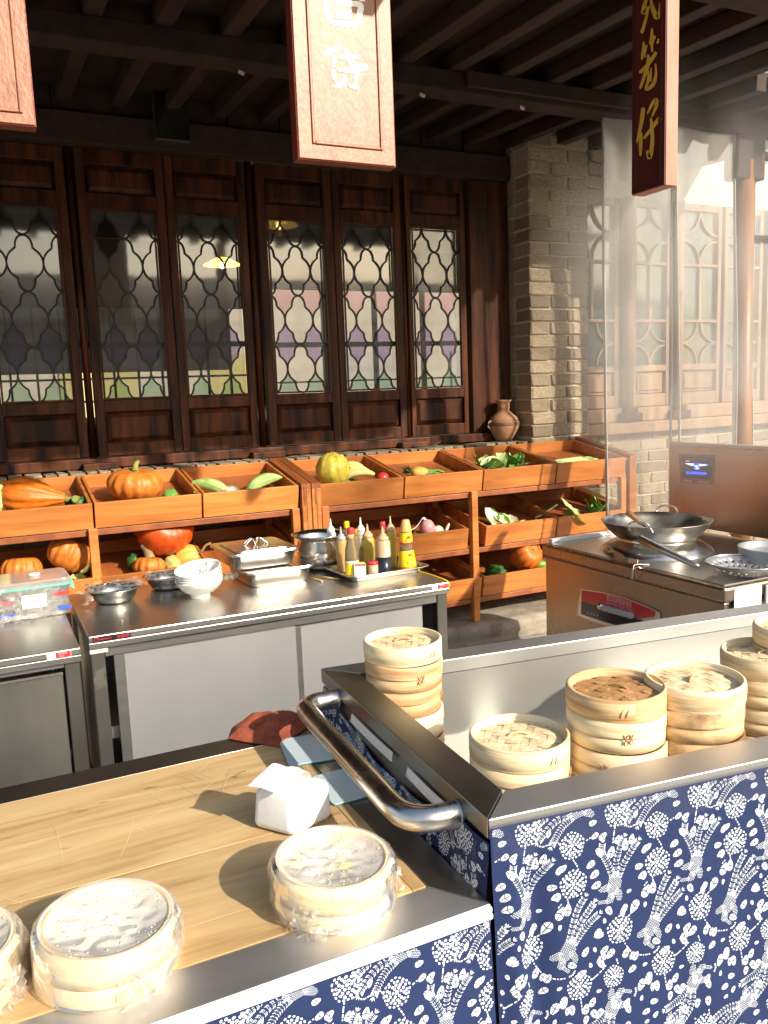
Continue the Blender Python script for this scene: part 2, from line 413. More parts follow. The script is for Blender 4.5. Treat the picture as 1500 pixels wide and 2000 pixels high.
obj('hinge_strap', B().tube(catmull([(1.93, -.19, 1.235), (2.0, -.2, 1.218), (2.12, -.2, 1.222), (2.2, -.19, 1.238)]), .004, 6), 'came', fw_)
obj('hinge_strap', B().tube(catmull([(2.70, -.19, 1.235), (2.76, -.2, 1.216), (2.86, -.2, 1.222), (2.92, -.19, 1.245)]), .004, 6), 'came', fw_)

# ------------------------------------------------------------------ door leaves with leaded panes
GW, GH = .392, 1.11; PP = GH/3.5; CW = GW/2      # glass size, row period, column width
def hw(t):
    t = abs(t); a = .60
    bel = (CW/2)*math.sqrt(max(0, 1-(t/a)**2)) if t < a else 0
    l = (t-.58)/.42; lobe = CW*.235*math.sqrt(max(0, 1-l*l)) if abs(l) < 1 else 0
    if t < .2: return bel
    return max(bel, lobe)
NS = 22
def quat_poly(side, t0=-1, t1=1):      # clear cell, side: 0 full, 1 right half, -1 left half
    ts = [t0+(t1-t0)*i/NS for i in range(NS+1)]
    rp = [(hw(t)*.97, t*PP/2) for t in ts]; lp = [(-hw(t)*.97, t*PP/2) for t in ts[::-1]]
    if side == 1: lp = [(0, ts[-1]*PP/2), (0, ts[0]*PP/2)]
    if side == -1: rp = [(0, ts[0]*PP/2), (0, ts[-1]*PP/2)]
    return rp+lp
def strip_mesh(pairs, name):     # pairs (xl, xr, z) -> quad strip pane 3 mm thick
    b = B(); n = len(pairs); vs = []
    for xl, xr, z in pairs: vs += [(xl, 0, z), (xr, 0, z)]
    fs = [(2*i, 2*i+1, 2*i+3, 2*i+2) for i in range(n-1)]
    b.add(vs, fs); return b.mesh(name)
def clear_mesh(side, t0=-1, t1=1):
    pr = []
    for i in range(NS+1):
        t = t0+(t1-t0)*i/NS; h = hw(t)
        pr.append((-h if side <= 0 else 0, h if side >= 0 else 0, t*PP/2))
    return strip_mesh(pr, 'pane')
def col_mesh(t0, t1):            # coloured cell; t=-1..1 is one full cell, tips at t=+-1
    pr = []
    for i in range(NS+1):
        t = t0+(t1-t0)*i/NS; h = hw(1-abs(t)); pr.append((-(CW/2-h), CW/2-h, t*PP/2))
    return strip_mesh(pr, 'pane')
PM = dict(full=clear_mesh(0), L=clear_mesh(1), R=clear_mesh(-1), tfull=clear_mesh(0, -1, 0), tL=clear_mesh(1, -1, 0), tR=clear_mesh(-1, -1, 0),
          col=col_mesh(-1, 1), half=col_mesh(0, 1))
PMM = {}
def pane(par, key, m, x, z):
    k = (key, m)
    if k not in PMM:
        me = PM[key].copy(); me.materials.clear(); me.materials.append(MATS[m]); PMM[k] = me
    o = D.objects.new('pane', PMM[k]); COL.objects.link(o); o.parent = par; o.location = (x, .012, z); return o
came_b = B()
for r in range(4):
    zc = PP/2 + r*PP
    for cx in (0, CW, 2*CW):
        ts = [-1+2*i/40 for i in range(41)]
        if r == 3: ts = [t for t in ts if t <= .01]
        for sgn in (1, -1):
            if (cx == 0 and sgn < 0) or (cx > 1.5*CW and sgn > 0): continue
            pts = [(cx+sgn*hw(t), 0, zc+t*PP/2) for t in ts]
            came_b.tube(pts, .0072, 4, cap=False, sm=False)
CAME = came_b.mesh('came'); CAME.materials.append(MATS['came'])
def door_leaf(x0, W, label, y=0, rz=0):
    t = thing('door_leaf', label, 'door', (x0, 5.30+y, 1.28), rz, 'leaded glass door leaves')
    st = (W-GW)/2; z1 = .34; z2 = z1+GH
    m = 'door_wood'
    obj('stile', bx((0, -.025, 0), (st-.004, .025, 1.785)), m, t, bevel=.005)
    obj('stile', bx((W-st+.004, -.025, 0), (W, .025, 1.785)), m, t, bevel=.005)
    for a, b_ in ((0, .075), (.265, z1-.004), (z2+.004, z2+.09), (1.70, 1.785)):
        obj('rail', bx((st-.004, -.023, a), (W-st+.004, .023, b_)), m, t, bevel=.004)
    for a, b_, nm in ((.075, .265, 'bottom_panel'), (z2+.09, 1.70, 'top_panel')):
        p = B(); xa, xb = st-.004, W-st+.004; e = .035
        p.hexa([(xa, .01, a), (xb, .01, a), (xb, .014, a), (xa, .014, a)], [(xa, .01, b_), (xb, .01, b_), (xb, .014, b_), (xa, .014, b_)])
        q = [(xa+.01, -.002, a+.01), (xb-.01, -.002, a+.01), (xb-.01, -.002, b_-.01), (xa+.01, -.002, b_-.01)]
        r_ = [(xa+e, -.018, a+e), (xb-e, -.018, a+e), (xb-e, -.018, b_-e), (xa+e, -.018, b_-e)]
        p.add(q+r_, [(4, 5, 6, 7), (0, 1, 5, 4), (1, 2, 6, 5), (2, 3, 7, 6), (3, 0, 4, 7)])
        obj(nm, p, m, t)
    bd = B()
    for xa in (st-.003, W-st-.009): bd.box((xa, -.030, z1-.003), (xa+.012, -.0245, z2+.003))
    bd.box((st+.0095, -.030, z1-.003), (W-st-.0095, -.0245, z1+.009)).box((st+.0095, -.030, z2-.009), (W-st-.0095, -.0245, z2+.003))
    obj('glazing_bead', bd, m, t)
    c = obj('came', CAME, None, t, (st, .008, z1))
    cols = ['glass_green', 'glass_purple', 'glass_pink', 'glass_smoke']
    for r in range(4):
        zc = z1+PP/2+r*PP; k = '' if r < 3 else 't'
        pane(t, k+'L' if k else 'L', 'glass_clear', st, zc); pane(t, k+'full' if k else 'full', 'glass_clear', st+CW, zc)
        pane(t, k+'R' if k else 'R', 'glass_clear', st+2*CW, zc)
        for cx in (.5, 1.5):
            if r == 0: pane(t, 'half', cols[0], st+cx*CW, z1)
            else: pane(t, 'col', cols[r], st+cx*CW, z1+r*PP)
    # clear glass above the top points
    o = obj('pane', bx((st, .010, z2-PP/2+.0), (W-st, .0135, z2+.004)), 'glass_smoke', t); o.location = (0, .006, 0)
    return t
door_leaf(3.255-.475, .475, 'glass door leaf beside the brick pillar, sun on its bottom panel', 0)
door_leaf(2.235, .505, 'leaded glass door leaf second from the brick pillar', 0)
door_leaf(1.715, .515, 'leaded glass door leaf third from the brick pillar, lamp at its top')
door_leaf(1.142, .500, 'leaded glass door leaf fourth from the pillar with a lamp glowing behind it')
door_leaf(.632, .505, 'leaded glass door leaf fifth from the brick pillar')
door_leaf(.070, .505, 'leaded glass door leaf sixth from the brick pillar', 0)
for x, lab in ((.605, 'fifth and sixth'), (1.678, 'third and fourth'), (2.762, 'first and second')):
    tag(obj('pivot_post', B().tube([(x, 5.31, 1.27), (x, 5.31, 3.07)], .022, 10), 'door_wood'), 'slim dark pivot post between the %s door leaves from the pillar' % lab, 'post', 'slim pivot posts between door leaves')

# dark room behind the doors
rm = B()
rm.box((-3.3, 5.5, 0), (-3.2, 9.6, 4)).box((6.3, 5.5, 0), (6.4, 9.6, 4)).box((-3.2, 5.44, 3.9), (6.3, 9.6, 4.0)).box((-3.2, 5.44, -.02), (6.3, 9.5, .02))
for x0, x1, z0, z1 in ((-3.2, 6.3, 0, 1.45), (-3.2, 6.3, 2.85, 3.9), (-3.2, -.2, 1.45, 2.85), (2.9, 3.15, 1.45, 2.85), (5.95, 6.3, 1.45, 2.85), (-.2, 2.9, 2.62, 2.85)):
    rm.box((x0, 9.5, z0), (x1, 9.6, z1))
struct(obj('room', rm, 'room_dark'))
rw = thing('rear_window', 'barred rear window seen through the door glass', 'window', (-.2, 9.52, 1.45))
for k in range(12): obj('bar', bx((.26*k, 0, 0), (.26*k+.022, .04, 1.17)), 'roof_board', rw)
for z_, h_ in ((.16, .022), (.40, .022), (.74, .06)): obj('bar', bx((0, -.022, z_), (3.1, -.001, z_+h_)), 'roof_board', rw)
rw = thing('rear_window', 'tall rear window seen through the leaves by the pillar', 'window', (3.15, 9.52, 1.45))
for k in range(5): obj('bar', bx((.68*k, 0, 0), (.68*k+.06, .04, 1.4)), 'roof_board', rw)
for z_, h_ in ((.72, .06), (.30, .02)): obj('bar', bx((0, -.022, z_), (2.8, -.001, z_+h_)), 'roof_board', rw)
cw = tag(obj('courtyard_wall', bx((-2.5, 10.8, 1.98), (3.05, 11.1, 4.5)), 'stone'), 'grey stone courtyard wall in shade beyond the rear window', 'wall')
yd = thing('courtyard_house', 'sunlit cream house beyond the rear windows', 'house', (3, 19, 0))
obj('wall', bx((-14, 0, 0), (16, .3, 7)), 'facade_plaster', yd)
for k in range(6): obj('door', bx((-4.6+3.2*k, -.06, 0), (-3.0+3.2*k, -.002, 2.6)), 'facade_yellow' if k < 3 else 'plaster', yd)
obj('roof', B().hexa([(-15, -1, 7.02), (17, -1, 7.02), (17, 3, 8.6), (-15, 3, 8.6)], [(-15, -1, 7.2), (17, -1, 7.2), (17, 3, 8.8), (-15, 3, 8.8)]), 'tile_roof', yd)
for px_, py_, Y, lab in ((434, 517, 7.0, 'lit pendant lamp seen through the fourth leaf from the pillar'), (545, 440, 6.6, 'lit pendant lamp seen at the top of the third leaf from the pillar')):
    p = py(px_, py_, Y)
    t = thing('pendant_lamp', lab, 'lamp', p, group='pendant lamps behind the doors')
    obj('lamp_shade', B().lathe([(.02, .06), (.05, .055), (.155, .0), (.16, -.004), (.02, .052)], 24), 'lamp_glow', t)
    obj('bulb', B().sphere((0, 0, 0), .026, .026, .032, 10, 8), 'bulb', t)
    obj('cord', B().tube([(0, 0, .06), (0, 0, 3.9-p.z)], .004, 6), 'black_plastic', t)
    l = D.lights.new('lamp_light', 'POINT'); l.energy = 3; l.color = (1, .75, .35); l.shadow_soft_size = .03
    lo = D.objects.new('lamp_light', l); COL.objects.link(lo); lo.parent = t; lo.location = (0, 0, -.05)

# ------------------------------------------------------------------ brick pillar
pil = thing('brick_pillar', 'weathered grey brick pillar half in sun beside the doors', 'pillar', (3.61, 5.0, 0))
obj('mortar_core', bx((.010, .010, .10), (.522, .36, 3.62)), 'mortar', pil)
cz = .12; k = 0; CH = .0925
while cz < 3.55:
    a = .335 if k % 2 else .185
    a += rnd.uniform(-.012, .012)
    brick(pil, (a/2, .085, cz+CH/2), (a-.008, .185, CH-.011))
    brick(pil, ((.532+a)/2, .085, cz+CH/2), (.532-a-.008, .185, CH-.011))
    d = .18 if k % 2 else .27
    brick(pil, (.06, .18+(d-.18)/2+.0 if d > .19 else .18+.085, cz+CH/2), (.125, (.08 if d > .19 else .165), CH-.012))
    if d > .19: brick(pil, (.06, .285+.035, cz+CH/2), (.125, .10, CH-.012))
    cz += CH; k += 1
# corbel at the head of the pillar, springing of the window arch
for i in range(6):
    brick(pil, (.532+.03+.035*i, .11, 2.92+CH*i+.05), (.20, .22, CH-.011))

# ------------------------------------------------------------------ right-hand wall with lattice windows
ww = thing('window_wall', 'sunlit brick wall under the wooden lattice windows', 'wall', (4.14, 5.3, 0))
obj('mortar_core', bx((.0, .0, 0), (4.2, .25, 1.19)), 'mortar', ww)
cz = .02; k = 0
while cz < 1.16:
    x = .0-.12*(k % 2)
    while x < 3.4:
        wd = .30+rnd.uniform(-.03, .03); xa = max(x, .0)
        brick(ww, ((xa+x+wd)/2, .05, cz+.046), (x+wd-xa-.012, .13, .081)); x += wd
    cz += .0925; k += 1
obj('sill_beam', bx((.0, -.11, 1.195), (4.2, .06, 1.285)), 'window_wood', ww, bevel=.01)
obj('sill_beam', bx((.0, -.06, 1.288), (4.2, .05, 1.40)), 'window_wood', ww, bevel=.008)
obj('plaster_wall', bx((.0, -.02, 3.04), (4.2, .25, 3.7)), 'plaster', ww)
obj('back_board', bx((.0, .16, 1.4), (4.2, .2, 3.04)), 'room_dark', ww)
def lattice(x0, W, label):
    t = thing('lattice_window', label, 'window', (x0, 5.30, 1.405), 0, 'wooden lattice window leaves')
    s = .04; m = 'window_wood'; Hh = 1.63
    obj('stile', bx((0, -.03, 0), (s, .03, Hh)), m, t, bevel=.004); obj('stile', bx((W-s, -.03, 0), (W, .03, Hh)), m, t, bevel=.004)
    zs = [0, .11, .315, .69, 1.14, 1.60]
    for z, h in ((0, .10), (.285, .05), (.68, .022), (1.135, .022), (1.58, .05)):
        obj('rail', bx((s, -.026, z), (W-s, .026, z+h)), m, t, bevel=.003)
    q = B(); a, b_ = .105, .28
    q.box((s, .0, a), (W-s, .01, b_)).box((s+.025, -.015, a+.025), (W-s-.025, -.001, b_-.025)); obj('bottom_panel', q, m, t, bevel=.006)
    obj('muntin', bx((W/2-.011, -.02, .702), (W/2+.011, .02, 1.135)), m, t)
    for z0, z1, nm in ((.335, .68, 'low'), (1.157, 1.58, 'up')):
        arc = B(); r = min((W-2*s)/2, (z1-z0)/2)*.98
        for cx in (s, W/2, W-s):
            for cz_, sg in ((z0, 1), (z1, -1)):
                a0, a1 = (0, 90) if cx == s else ((90, 180) if cx > W/2+.01 else (0, 180))
                if cx == W/2: continue
                pts = [(cx+r*math.cos(R(a0+(a1-a0)*i/10)), -.008, cz_+sg*r*math.sin(R(a0+(a1-a0)*i/10))) for i in range(11)]
                arc.tube(pts, .0105, 6, cap=False)
        obj('curved_muntin', arc, m, t)
    for xa, xb in ((s, W/2-.011), (W/2+.011, W-s)):
        obj('pane', bx((xa, .004, .702), (xb, .008, 1.135)), 'window_glass', t)
    obj('pane', bx((s, .006, .335), (W-s, .010, .68)), 'window_glass', t)
    obj('pane', bx((s, .006, 1.157), (W-s, .010, 1.58)), 'window_glass', t)
    return t
lattice(4.15, .52, 'lattice window leaf right beside the brick pillar')
lattice(4.815, .40, 'lattice window leaf between the two round pivot posts')
lattice(5.33, .46, 'lattice window leaf just before the round porch post')
lattice(5.83, .46, 'lattice window leaf seen past the round porch post')
lattice(6.35, .46, 'lattice window leaf farthest along the sunlit wall')
for x, lab in ((4.74, 'nearer the pillar'), (5.27, 'nearer the porch post')):
    t = thing('pivot_post', 'round wooden window pivot post on a dark block, the one '+lab, 'post', (x, 5.24, 1.36), group='window pivot posts')
    obj('shaft', B().tube([(0, 0, .05), (0, 0, 1.68)], .045, 14), 'window_wood', t)
    obj('foot_block', bx((-.10, -.07, -.07), (.10, .05, .0)), 'door_wood', t, bevel=.01)
    obj('collar', bx((-.06, -.055, .001), (.06, .05, .048)), 'door_wood', t, bevel=.006)

# ------------------------------------------------------------------ porch roof: beam, rafters, boards
rf = thing('porch_roof', 'dark wooden porch roof of rafters and boards over the stall', 'roof', (0, 4.0, 3.13))
RXE = 4.10
obj('beam', bx((-3.2, -.07, 0), (4.75, .07, .11)), 'roof_wood', rf, bevel=.01)
obj('beam_plank', bx((2.45, -.10, .03), (4.0, -.072, .105)), 'roof_wood', rf, bevel=.004)
obj('eave_beam', bx((-3.2, -1.47, -.02), (RXE-.02, -1.33, .10)), 'roof_wood', rf, bevel=.01)
rs = -.02        # rafters drop slightly to the front
x = -3.0
T0 = Matrix.Rotation(math.atan(.05), 4, 'X')
while x < RXE:
    y0 = -1.97
    obj('rafter', bx((-.04, y0, 0), (.04, 1.35, .085)), 'roof_wood', rf, (x, 0, .112), (math.atan(.05), 0, 0), bevel=.006); x += .30
obj('boards', bx((-3.2, -1.98, .088), (RXE, 1.36, .11)), 'roof_board', rf, (0, 0, .112), (math.atan(.05), 0, 0))
obj('boards', bx((RXE+.002, -.42, .088), (5.6, 1.30, .11)), 'roof_board', rf, (0, 0, .112), (math.atan(.05), 0, 0))
while x < 5.6:
    obj('rafter', bx((-.04, -.44, 0), (.04, 1.30, .085)), 'roof_wood', rf, (x, 0, .112), (math.atan(.05), 0, 0), bevel=.006); x += .30
pp = thing('porch_post', 'round varnished wooden porch post behind the stove', 'post', (4.63, 4.0, 0))
obj('shaft', B().tube([(0, 0, .06), (-.015, 0, 1.2), (-.05, 0, 2.98)], .062, 20), 'post_wood', pp)
obj('base', B().lathe([(.0, 0), (.11, 0), (.12, .04), (.09, .09), (.0, .09)], 20), 'stone', pp)
obj('bracket', bx((-.17, -.06, 2.86), (.07, .06, 3.128)), 'roof_wood', pp, bevel=.008)
obj('cross_rail', B().tube([(.0, -.02, 2.50), (.9, -.02, 2.53)], .022, 10), 'roof_wood', pp)
obj('cross_rail', B().tube([(.08, -.02, 3.02), (1.2, -.02, 3.02)], .03, 10), 'roof_wood', pp)
for x, y, lab in ((471, 142, 'small pale paper tag on the roof beam between the wall signs'), (825, 186, 'small pale paper tag on the beam just past the white lettered sign'), (1020, 211, 'small pale paper tag on the beam above the brick pillar')):
    p = py(x, y, 3.925); tag(obj('paper_tag', bx((-.014, -.002, -.008), (.014, .002, .008)), 'label_pink', None, p, (0, .3, 0)), lab, 'tag')
# glass fronted box hung over the doors
p0, p1 = py(298, 160, 5.16), py(371, 275, 5.16)
t = thing('wall_box', 'dim glass fronted box hung on the boards above the doors', 'box', (p0.x, 5.16, p1.z))
wv, hv = p1.x-p0.x, p0.z-p1.z
obj('case', bx((0, .012, 0), (wv, .07, hv)), 'room_dark', t, bevel=.004)
obj('front_glass', bx((0, 0, 0), (wv, .004, hv)), 'glass_smoke', t)
obj('bottom_edge', bx((0, -.004, -.006), (wv, .07, -.001)), 'glass_clear', t)

# ------------------------------------------------------------------ clear plastic curtains on the beam
def curtain(xa, xb, zb, label, seed, seam=None):
    def f(u, v):
        x = xa+(xb-xa)*u; z = zb+(3.128-zb)*v
        y = 3.985+.035*math.sin(u*7+seed)*(.35+.65*(1-v))+.03*noise.noise(Vector((x*2.2, z*.8, seed)))*(1-.6*v)
        return Vector((x+.02*noise.noise(Vector((seed, z*1.3, 5)))*(1-v)+.045*(1-v), y, z))
    t = thing('plastic_curtain', label, 'curtain', (0, 0, 0), group='clear plastic curtains on the beam')
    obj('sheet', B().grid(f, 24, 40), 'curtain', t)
    for u0 in (0, 1):
        a = [f(u0, k/40) for k in range(41)]
        obj('hem', B().tube(a, .012, 6, flat=.25), 'tape_hem', t)
    return t
mat('tape_hem', (.42, .42, .38), (.55, .54, .48), .4, scale=(6, 6, 90), spec=.6)
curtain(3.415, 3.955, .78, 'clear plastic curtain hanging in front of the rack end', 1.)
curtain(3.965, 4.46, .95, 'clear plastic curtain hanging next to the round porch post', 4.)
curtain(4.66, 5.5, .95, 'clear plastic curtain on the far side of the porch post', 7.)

# ================================================================== DISPLAY RACKS, TRAYS
AL = math.atan(.105/.55); TH = .135
def tray(x0, x1, zf, label, dirty=None):
    t = thing('tray', label, 'tray', (x0, 4.40+TH*math.sin(AL), zf-TH*math.cos(AL)), rot=(AL, 0, 0), group='slanted wooden vegetable trays')
    W = x1-x0-.006; L = .56; k = .016; m = 'rack_wood'
    obj('front_board', bx((0, 0, 0), (W, k, TH)), m, t, bevel=.002)
    obj('back_board', bx((0, L-k, 0), (W, L, TH)), m, t, bevel=.002)
    obj('side_board', bx((0, k+.001, 0), (k, L-k-.001, TH-.001)), m, t, bevel=.002)
    obj('side_board', bx((W-k, k+.001, 0), (W, L-k-.001, TH-.001)), m, t, bevel=.002)
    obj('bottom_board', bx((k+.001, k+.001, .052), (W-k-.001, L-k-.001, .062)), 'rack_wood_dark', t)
    return t
ZL1, ZL2, ZR1, ZR2, ZR3 = 1.099, .715, 1.094, .735, .410
tray(-.62, -.075, ZL1, 'upper tray at the outer end of the pumpkin rack')
tray(-.07, .478, ZL1, 'upper tray with the long orange pumpkin')
tray(.482, 1.035, ZL1, 'upper tray with the round pumpkin and green pepper')
tray(1.039, 1.588, ZL1, 'upper tray with corn husks and cauliflower')
tray(-.07, .478, ZL2, 'lower tray with two pale pumpkins behind the plastic tub')
tray(.482, 1.035, ZL2, 'lower tray with the big red pumpkin')
tray(1.039, 1.588, ZL2, 'empty lower tray behind the stacked steel pans')
tray(1.712, 2.256, ZR1, 'upper tray with the yellow cabbage and bananas')
tray(2.260, 2.815, ZR1, 'upper tray with the pineapple')
tray(2.819, 3.385, ZR1, 'upper tray with leafy lettuce')
tray(3.389, 3.975, ZR1, 'upper tray with green beans by the curtain')
tray(1.712, 2.70, ZR2, 'long middle tray with the pink turnip behind the bottles')
tray(2.825, 3.385, ZR2, 'middle tray with pale leaves and long stalks')
tray(3.389, 3.975, ZR2, 'middle tray with the torn green leaves')
tray(1.712, 2.79, ZR3, 'long bottom tray at the counter corner')
tray(2.80, 3.975, ZR3, 'bottom tray with the pumpkin and broccoli')
def rack(xs, x0, x1, rows, label):
    t = thing('display_rack', label, 'rack', (0, 0, .124)); z0 = .124
    for x in xs:
        for y, zt in ((4.425, rows[0]-.13), (4.94, rows[0]-.02)):
            obj('post', bx((x-.022, y-.022, 0), (x+.022, y+.022, zt-z0)), 'rack_wood', t, bevel=.003)
        for zf in rows:
            a = zf-.135-.015-z0
            obj('bearer', B().hexa([(x-.02, 4.45, a-.03), (x+.02, 4.45, a-.03), (x+.02, 4.915, a+.055), (x-.02, 4.915, a+.055)],
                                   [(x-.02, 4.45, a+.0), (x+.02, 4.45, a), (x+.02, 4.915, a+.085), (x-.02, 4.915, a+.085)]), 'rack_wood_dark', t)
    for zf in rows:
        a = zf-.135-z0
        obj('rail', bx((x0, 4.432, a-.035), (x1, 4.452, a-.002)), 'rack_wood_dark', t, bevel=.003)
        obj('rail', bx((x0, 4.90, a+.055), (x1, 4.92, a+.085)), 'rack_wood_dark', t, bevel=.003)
    return t
rkL = rack((-.6, .465, 1.56), -.62, 1.588, (ZL1, ZL2), 'wooden two row display rack holding the pumpkins')
rkR = rack((1.74, 2.745, 3.95), 1.712, 3.975, (ZR1, ZR2, ZR3), 'wooden three row display rack holding the green vegetables')
# end frames with slanted caps: between the racks, and at the glazed right end
def endframe(t, x0, x1, n):
    z0 = .124; w_ = (x1-x0)/n
    for i in range(n):
        a = x0+i*w_; m = 'rack_wood' if i % 2 == 0 else 'rack_wood_dark'
        obj('end_post', bx((a+.001, 4.385, 0), (a+w_-.001, 4.43, 1.075-z0)), 'rack_wood', t, bevel=.002)
        obj('slanted_cap', B().hexa([(a+.001, 4.385, 1.077-z0), (a+w_-.001, 4.385, 1.077-z0), (a+w_-.001, 4.97, 1.19-z0), (a+.001, 4.97, 1.19-z0)],
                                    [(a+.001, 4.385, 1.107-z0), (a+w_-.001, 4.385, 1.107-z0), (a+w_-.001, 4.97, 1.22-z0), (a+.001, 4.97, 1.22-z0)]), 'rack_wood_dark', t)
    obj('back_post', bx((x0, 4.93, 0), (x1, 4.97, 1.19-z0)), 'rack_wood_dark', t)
    obj('mid_rail', B().hexa([(x0, 4.432, .70-z0), (x1, 4.432, .70-z0), (x1, 4.928, .80-z0), (x0, 4.928, .80-z0)], [(x0, 4.432, .73-z0), (x1, 4.432, .73-z0), (x1, 4.928, .83-z0), (x0, 4.928, .83-z0)]), 'rack_wood', t)
endframe(rkL, 1.592, 1.648, 2); endframe(rkR, 1.652, 1.708, 2); endframe(rkR, 3.985, 4.045, 1)
obj('joint_inlay', bx((1.602, 4.3825, .86), (1.614, 4.3845, .975)), 'rack_wood_dark', rkL)
obj('joint_inlay', bx((1.672, 4.3825, .86), (1.684, 4.3845, .975)), 'rack_wood_dark', rkR)

# ------------------------------------------------------------------ vegetables and fruit
TA = math.tan(AL)
def spot(px_, zf, Y=4.60): return Vector((py(px_, 950, Y).x, Y, zf-TH*math.cos(AL)+(Y-4.425)*TA+.066))
def pxm(p, n): return n*(p.x*math.sin(YAW)+p.y*math.cos(YAW))/FPX
def ribs(n, d, tw=0): return lambda r, z, a: (r*(1-d*abs(math.cos(n*a/2+tw*z))**3), z)
def pump_prof(r, h, dip=.12):
    P = []
    for i in range(15):
        b = math.pi*(i/14-.5); rr = r*max(.02, math.cos(b))**.75; z = h/2*(1+math.sin(b))
        if i > 11: z -= h*dip*(i-11)/3*.8
        if i < 3: z += h*dip*(3-i)/3*.3
        P.append((rr, z))
    return P
def pumpkin(px_, zf, wpx, hr, m, label, Y=4.6, n=10, d=.13, stem='stem_green', sh=.25, rot=None, dz=0):
    p = spot(px_, zf, Y); r = pxm(p, wpx)/2; h = 2*r*hr
    p.z += dz
    t = thing('pumpkin', label, 'pumpkin', p, rot=rot or (AL*.7, 0, rnd.uniform(0, 3)))
    if rot: t.location.z += r*.6
    obj('flesh', B().lathe(pump_prof(r, h), 60, fn=ribs(n, d)), m, t)
    if stem:
        s = r*sh; pts = catmull([(0, 0, h*.86), (0, 0, h*.98), (s*.25, s*.1, h+s*.6), (s*.7, s*.2, h+s*.9)], 4)
        obj('stem', B().tube(pts, [s*.55-(s*.28)*i/(len(pts)-1) for i in range(len(pts))], 8), stem, t)
    return t
def lump(name, px_, zf, wpx, hpx, m, label, cat, Y=4.56, amp=.12, fr=5., dpt=None, dz=0.):
    p = spot(px_, zf, Y); rx = pxm(p, wpx)/2; rz = pxm(p, hpx)/2; sd = rnd.uniform(0, 50)
    f = lambda a, b: 1+amp*noise.noise(Vector((math.cos(a)*math.cos(b)*fr/2, math.sin(a)*math.cos(b)*fr/2, math.sin(b)*fr/2+sd)))*1.6
    return tag(obj(name, B().sphere((0, 0, rz), rx, (dpt or rx), rz, 26, 18, f), m, None, p+Vector((0, 0, dz))), label, cat)
def leaves(name, px_, zf, wpx, n, ms, label, cat, Y=4.56, lift=.5, size=.5):
    p = spot(px_, zf, Y); wd = pxm(p, wpx)
    t = thing(name, label, cat, p, rot=(AL, 0, 0))
    for i in range(n):
        L = wd*size*rnd.uniform(.7, 1.2); a = rnd.uniform(0, 6.28); ce = Vector((rnd.uniform(-.5, .5)*wd*(1-size*.6), rnd.uniform(-.05, .08), .006+rnd.uniform(0, .03)))
        up = rnd.uniform(.1, lift); sd = rnd.uniform(0, 99)
        def f(u, v, L=L, up=up, sd=sd):
            wv = math.sin(math.pi*min(1, u*.93+.05))**.8*L*.34
            q = (v-.5)*2
            return Vector((L*(u-.3), q*wv, up*L*u*u*.7+.35*abs(q)**1.5*wv+.012*noise.noise(Vector((u*7, v*7, sd)))))
        obj('leaf', B().grid(f, 12, 8), rnd.choice(ms), t, ce, (rnd.uniform(-.4, .4), rnd.uniform(-.5, .1), a))
    return t
def stalks(name, px0, px1, zf, n, r, m, label, cat, Y=4.56, jit=.03, zz=.012):
    a, b_ = spot(px0, zf, Y), spot(px1, zf, Y)
    t = thing(name, label, cat, (a+b_)/2, rot=(AL, 0, 0)); L = (b_-a).length/2
    for i in range(n):
        y = rnd.uniform(-jit, jit); z = zz+r+rnd.uniform(0, .03); sh = rnd.uniform(-.02, .02)
        pts = catmull([(-L+sh, y, z), (-L*.3, y+rnd.uniform(-.01, .01), z+rnd.uniform(0, .012)), (L*.4, y+rnd.uniform(-.01, .01), z+rnd.uniform(0, .01)), (L+sh, y+rnd.uniform(-.02, .02), z-.004)], 5)
        obj('stalk', B().tube(pts, r, 6), m, t)
    return t
# left rack, upper row
p = spot(62, ZL1, 4.57); r = pxm(p, 76)/2
t = thing('pumpkin', 'long pear shaped orange pumpkin lying on its side', 'pumpkin', p+Vector((-.045, 0, r*.92)), rot=(0, R(97), R(-18)))
obj('flesh', B().lathe([(.005, -r*1.0), (r*.5, -r*.95), (r*.86, -r*.6), (r, -.1*r), (r*.93, .45*r), (r*.72, 1.05*r), (r*.46, 1.6*r), (r*.27, 2.05*r), (r*.15, 2.2*r), (.004, 2.22*r)], 60, fn=ribs(10, .1)), 'pumpkin', t)
obj('stem', B().tube([(0, 0, 2.1*r), (0, 0, 2.5*r), (.006, 0, 2.75*r)], [r*.26, r*.2, r*.24], 8), 'stem_green', t)
lump('broccoli', 28, ZL1, 34, 26, 'green_dark', 'dark green broccoli head left of the long orange pumpkin', 'broccoli', amp=.25, fr=14)
lump('green_gourd', 147, ZL1, 42, 24, 'green_dark', 'knobbly dark green gourd at the stem of the long pumpkin', 'gourd', amp=.2, fr=12, dpt=.03)
lump('yellow_squash', -8, ZL1, 44, 60, 'banana', 'pale yellow squash at the picture end of the upper tray', 'squash', Y=4.6)
pumpkin(262, ZL1, 108, .58, 'pumpkin_pale', 'round ribbed orange pumpkin with a green stem', Y=4.64, n=14, d=.09)
lump('bell_pepper', 331, ZL1, 30, 26, 'green_mid', 'green bell pepper beside the round orange pumpkin', 'pepper', amp=.1, Y=4.54)
leaves('pepper_leaf', 383, ZL1, 22, 2, ['green_pale'], 'small pale leaf tip leaning in the round pumpkin tray', 'leaf', Y=4.50, lift=1.2, size=.9)
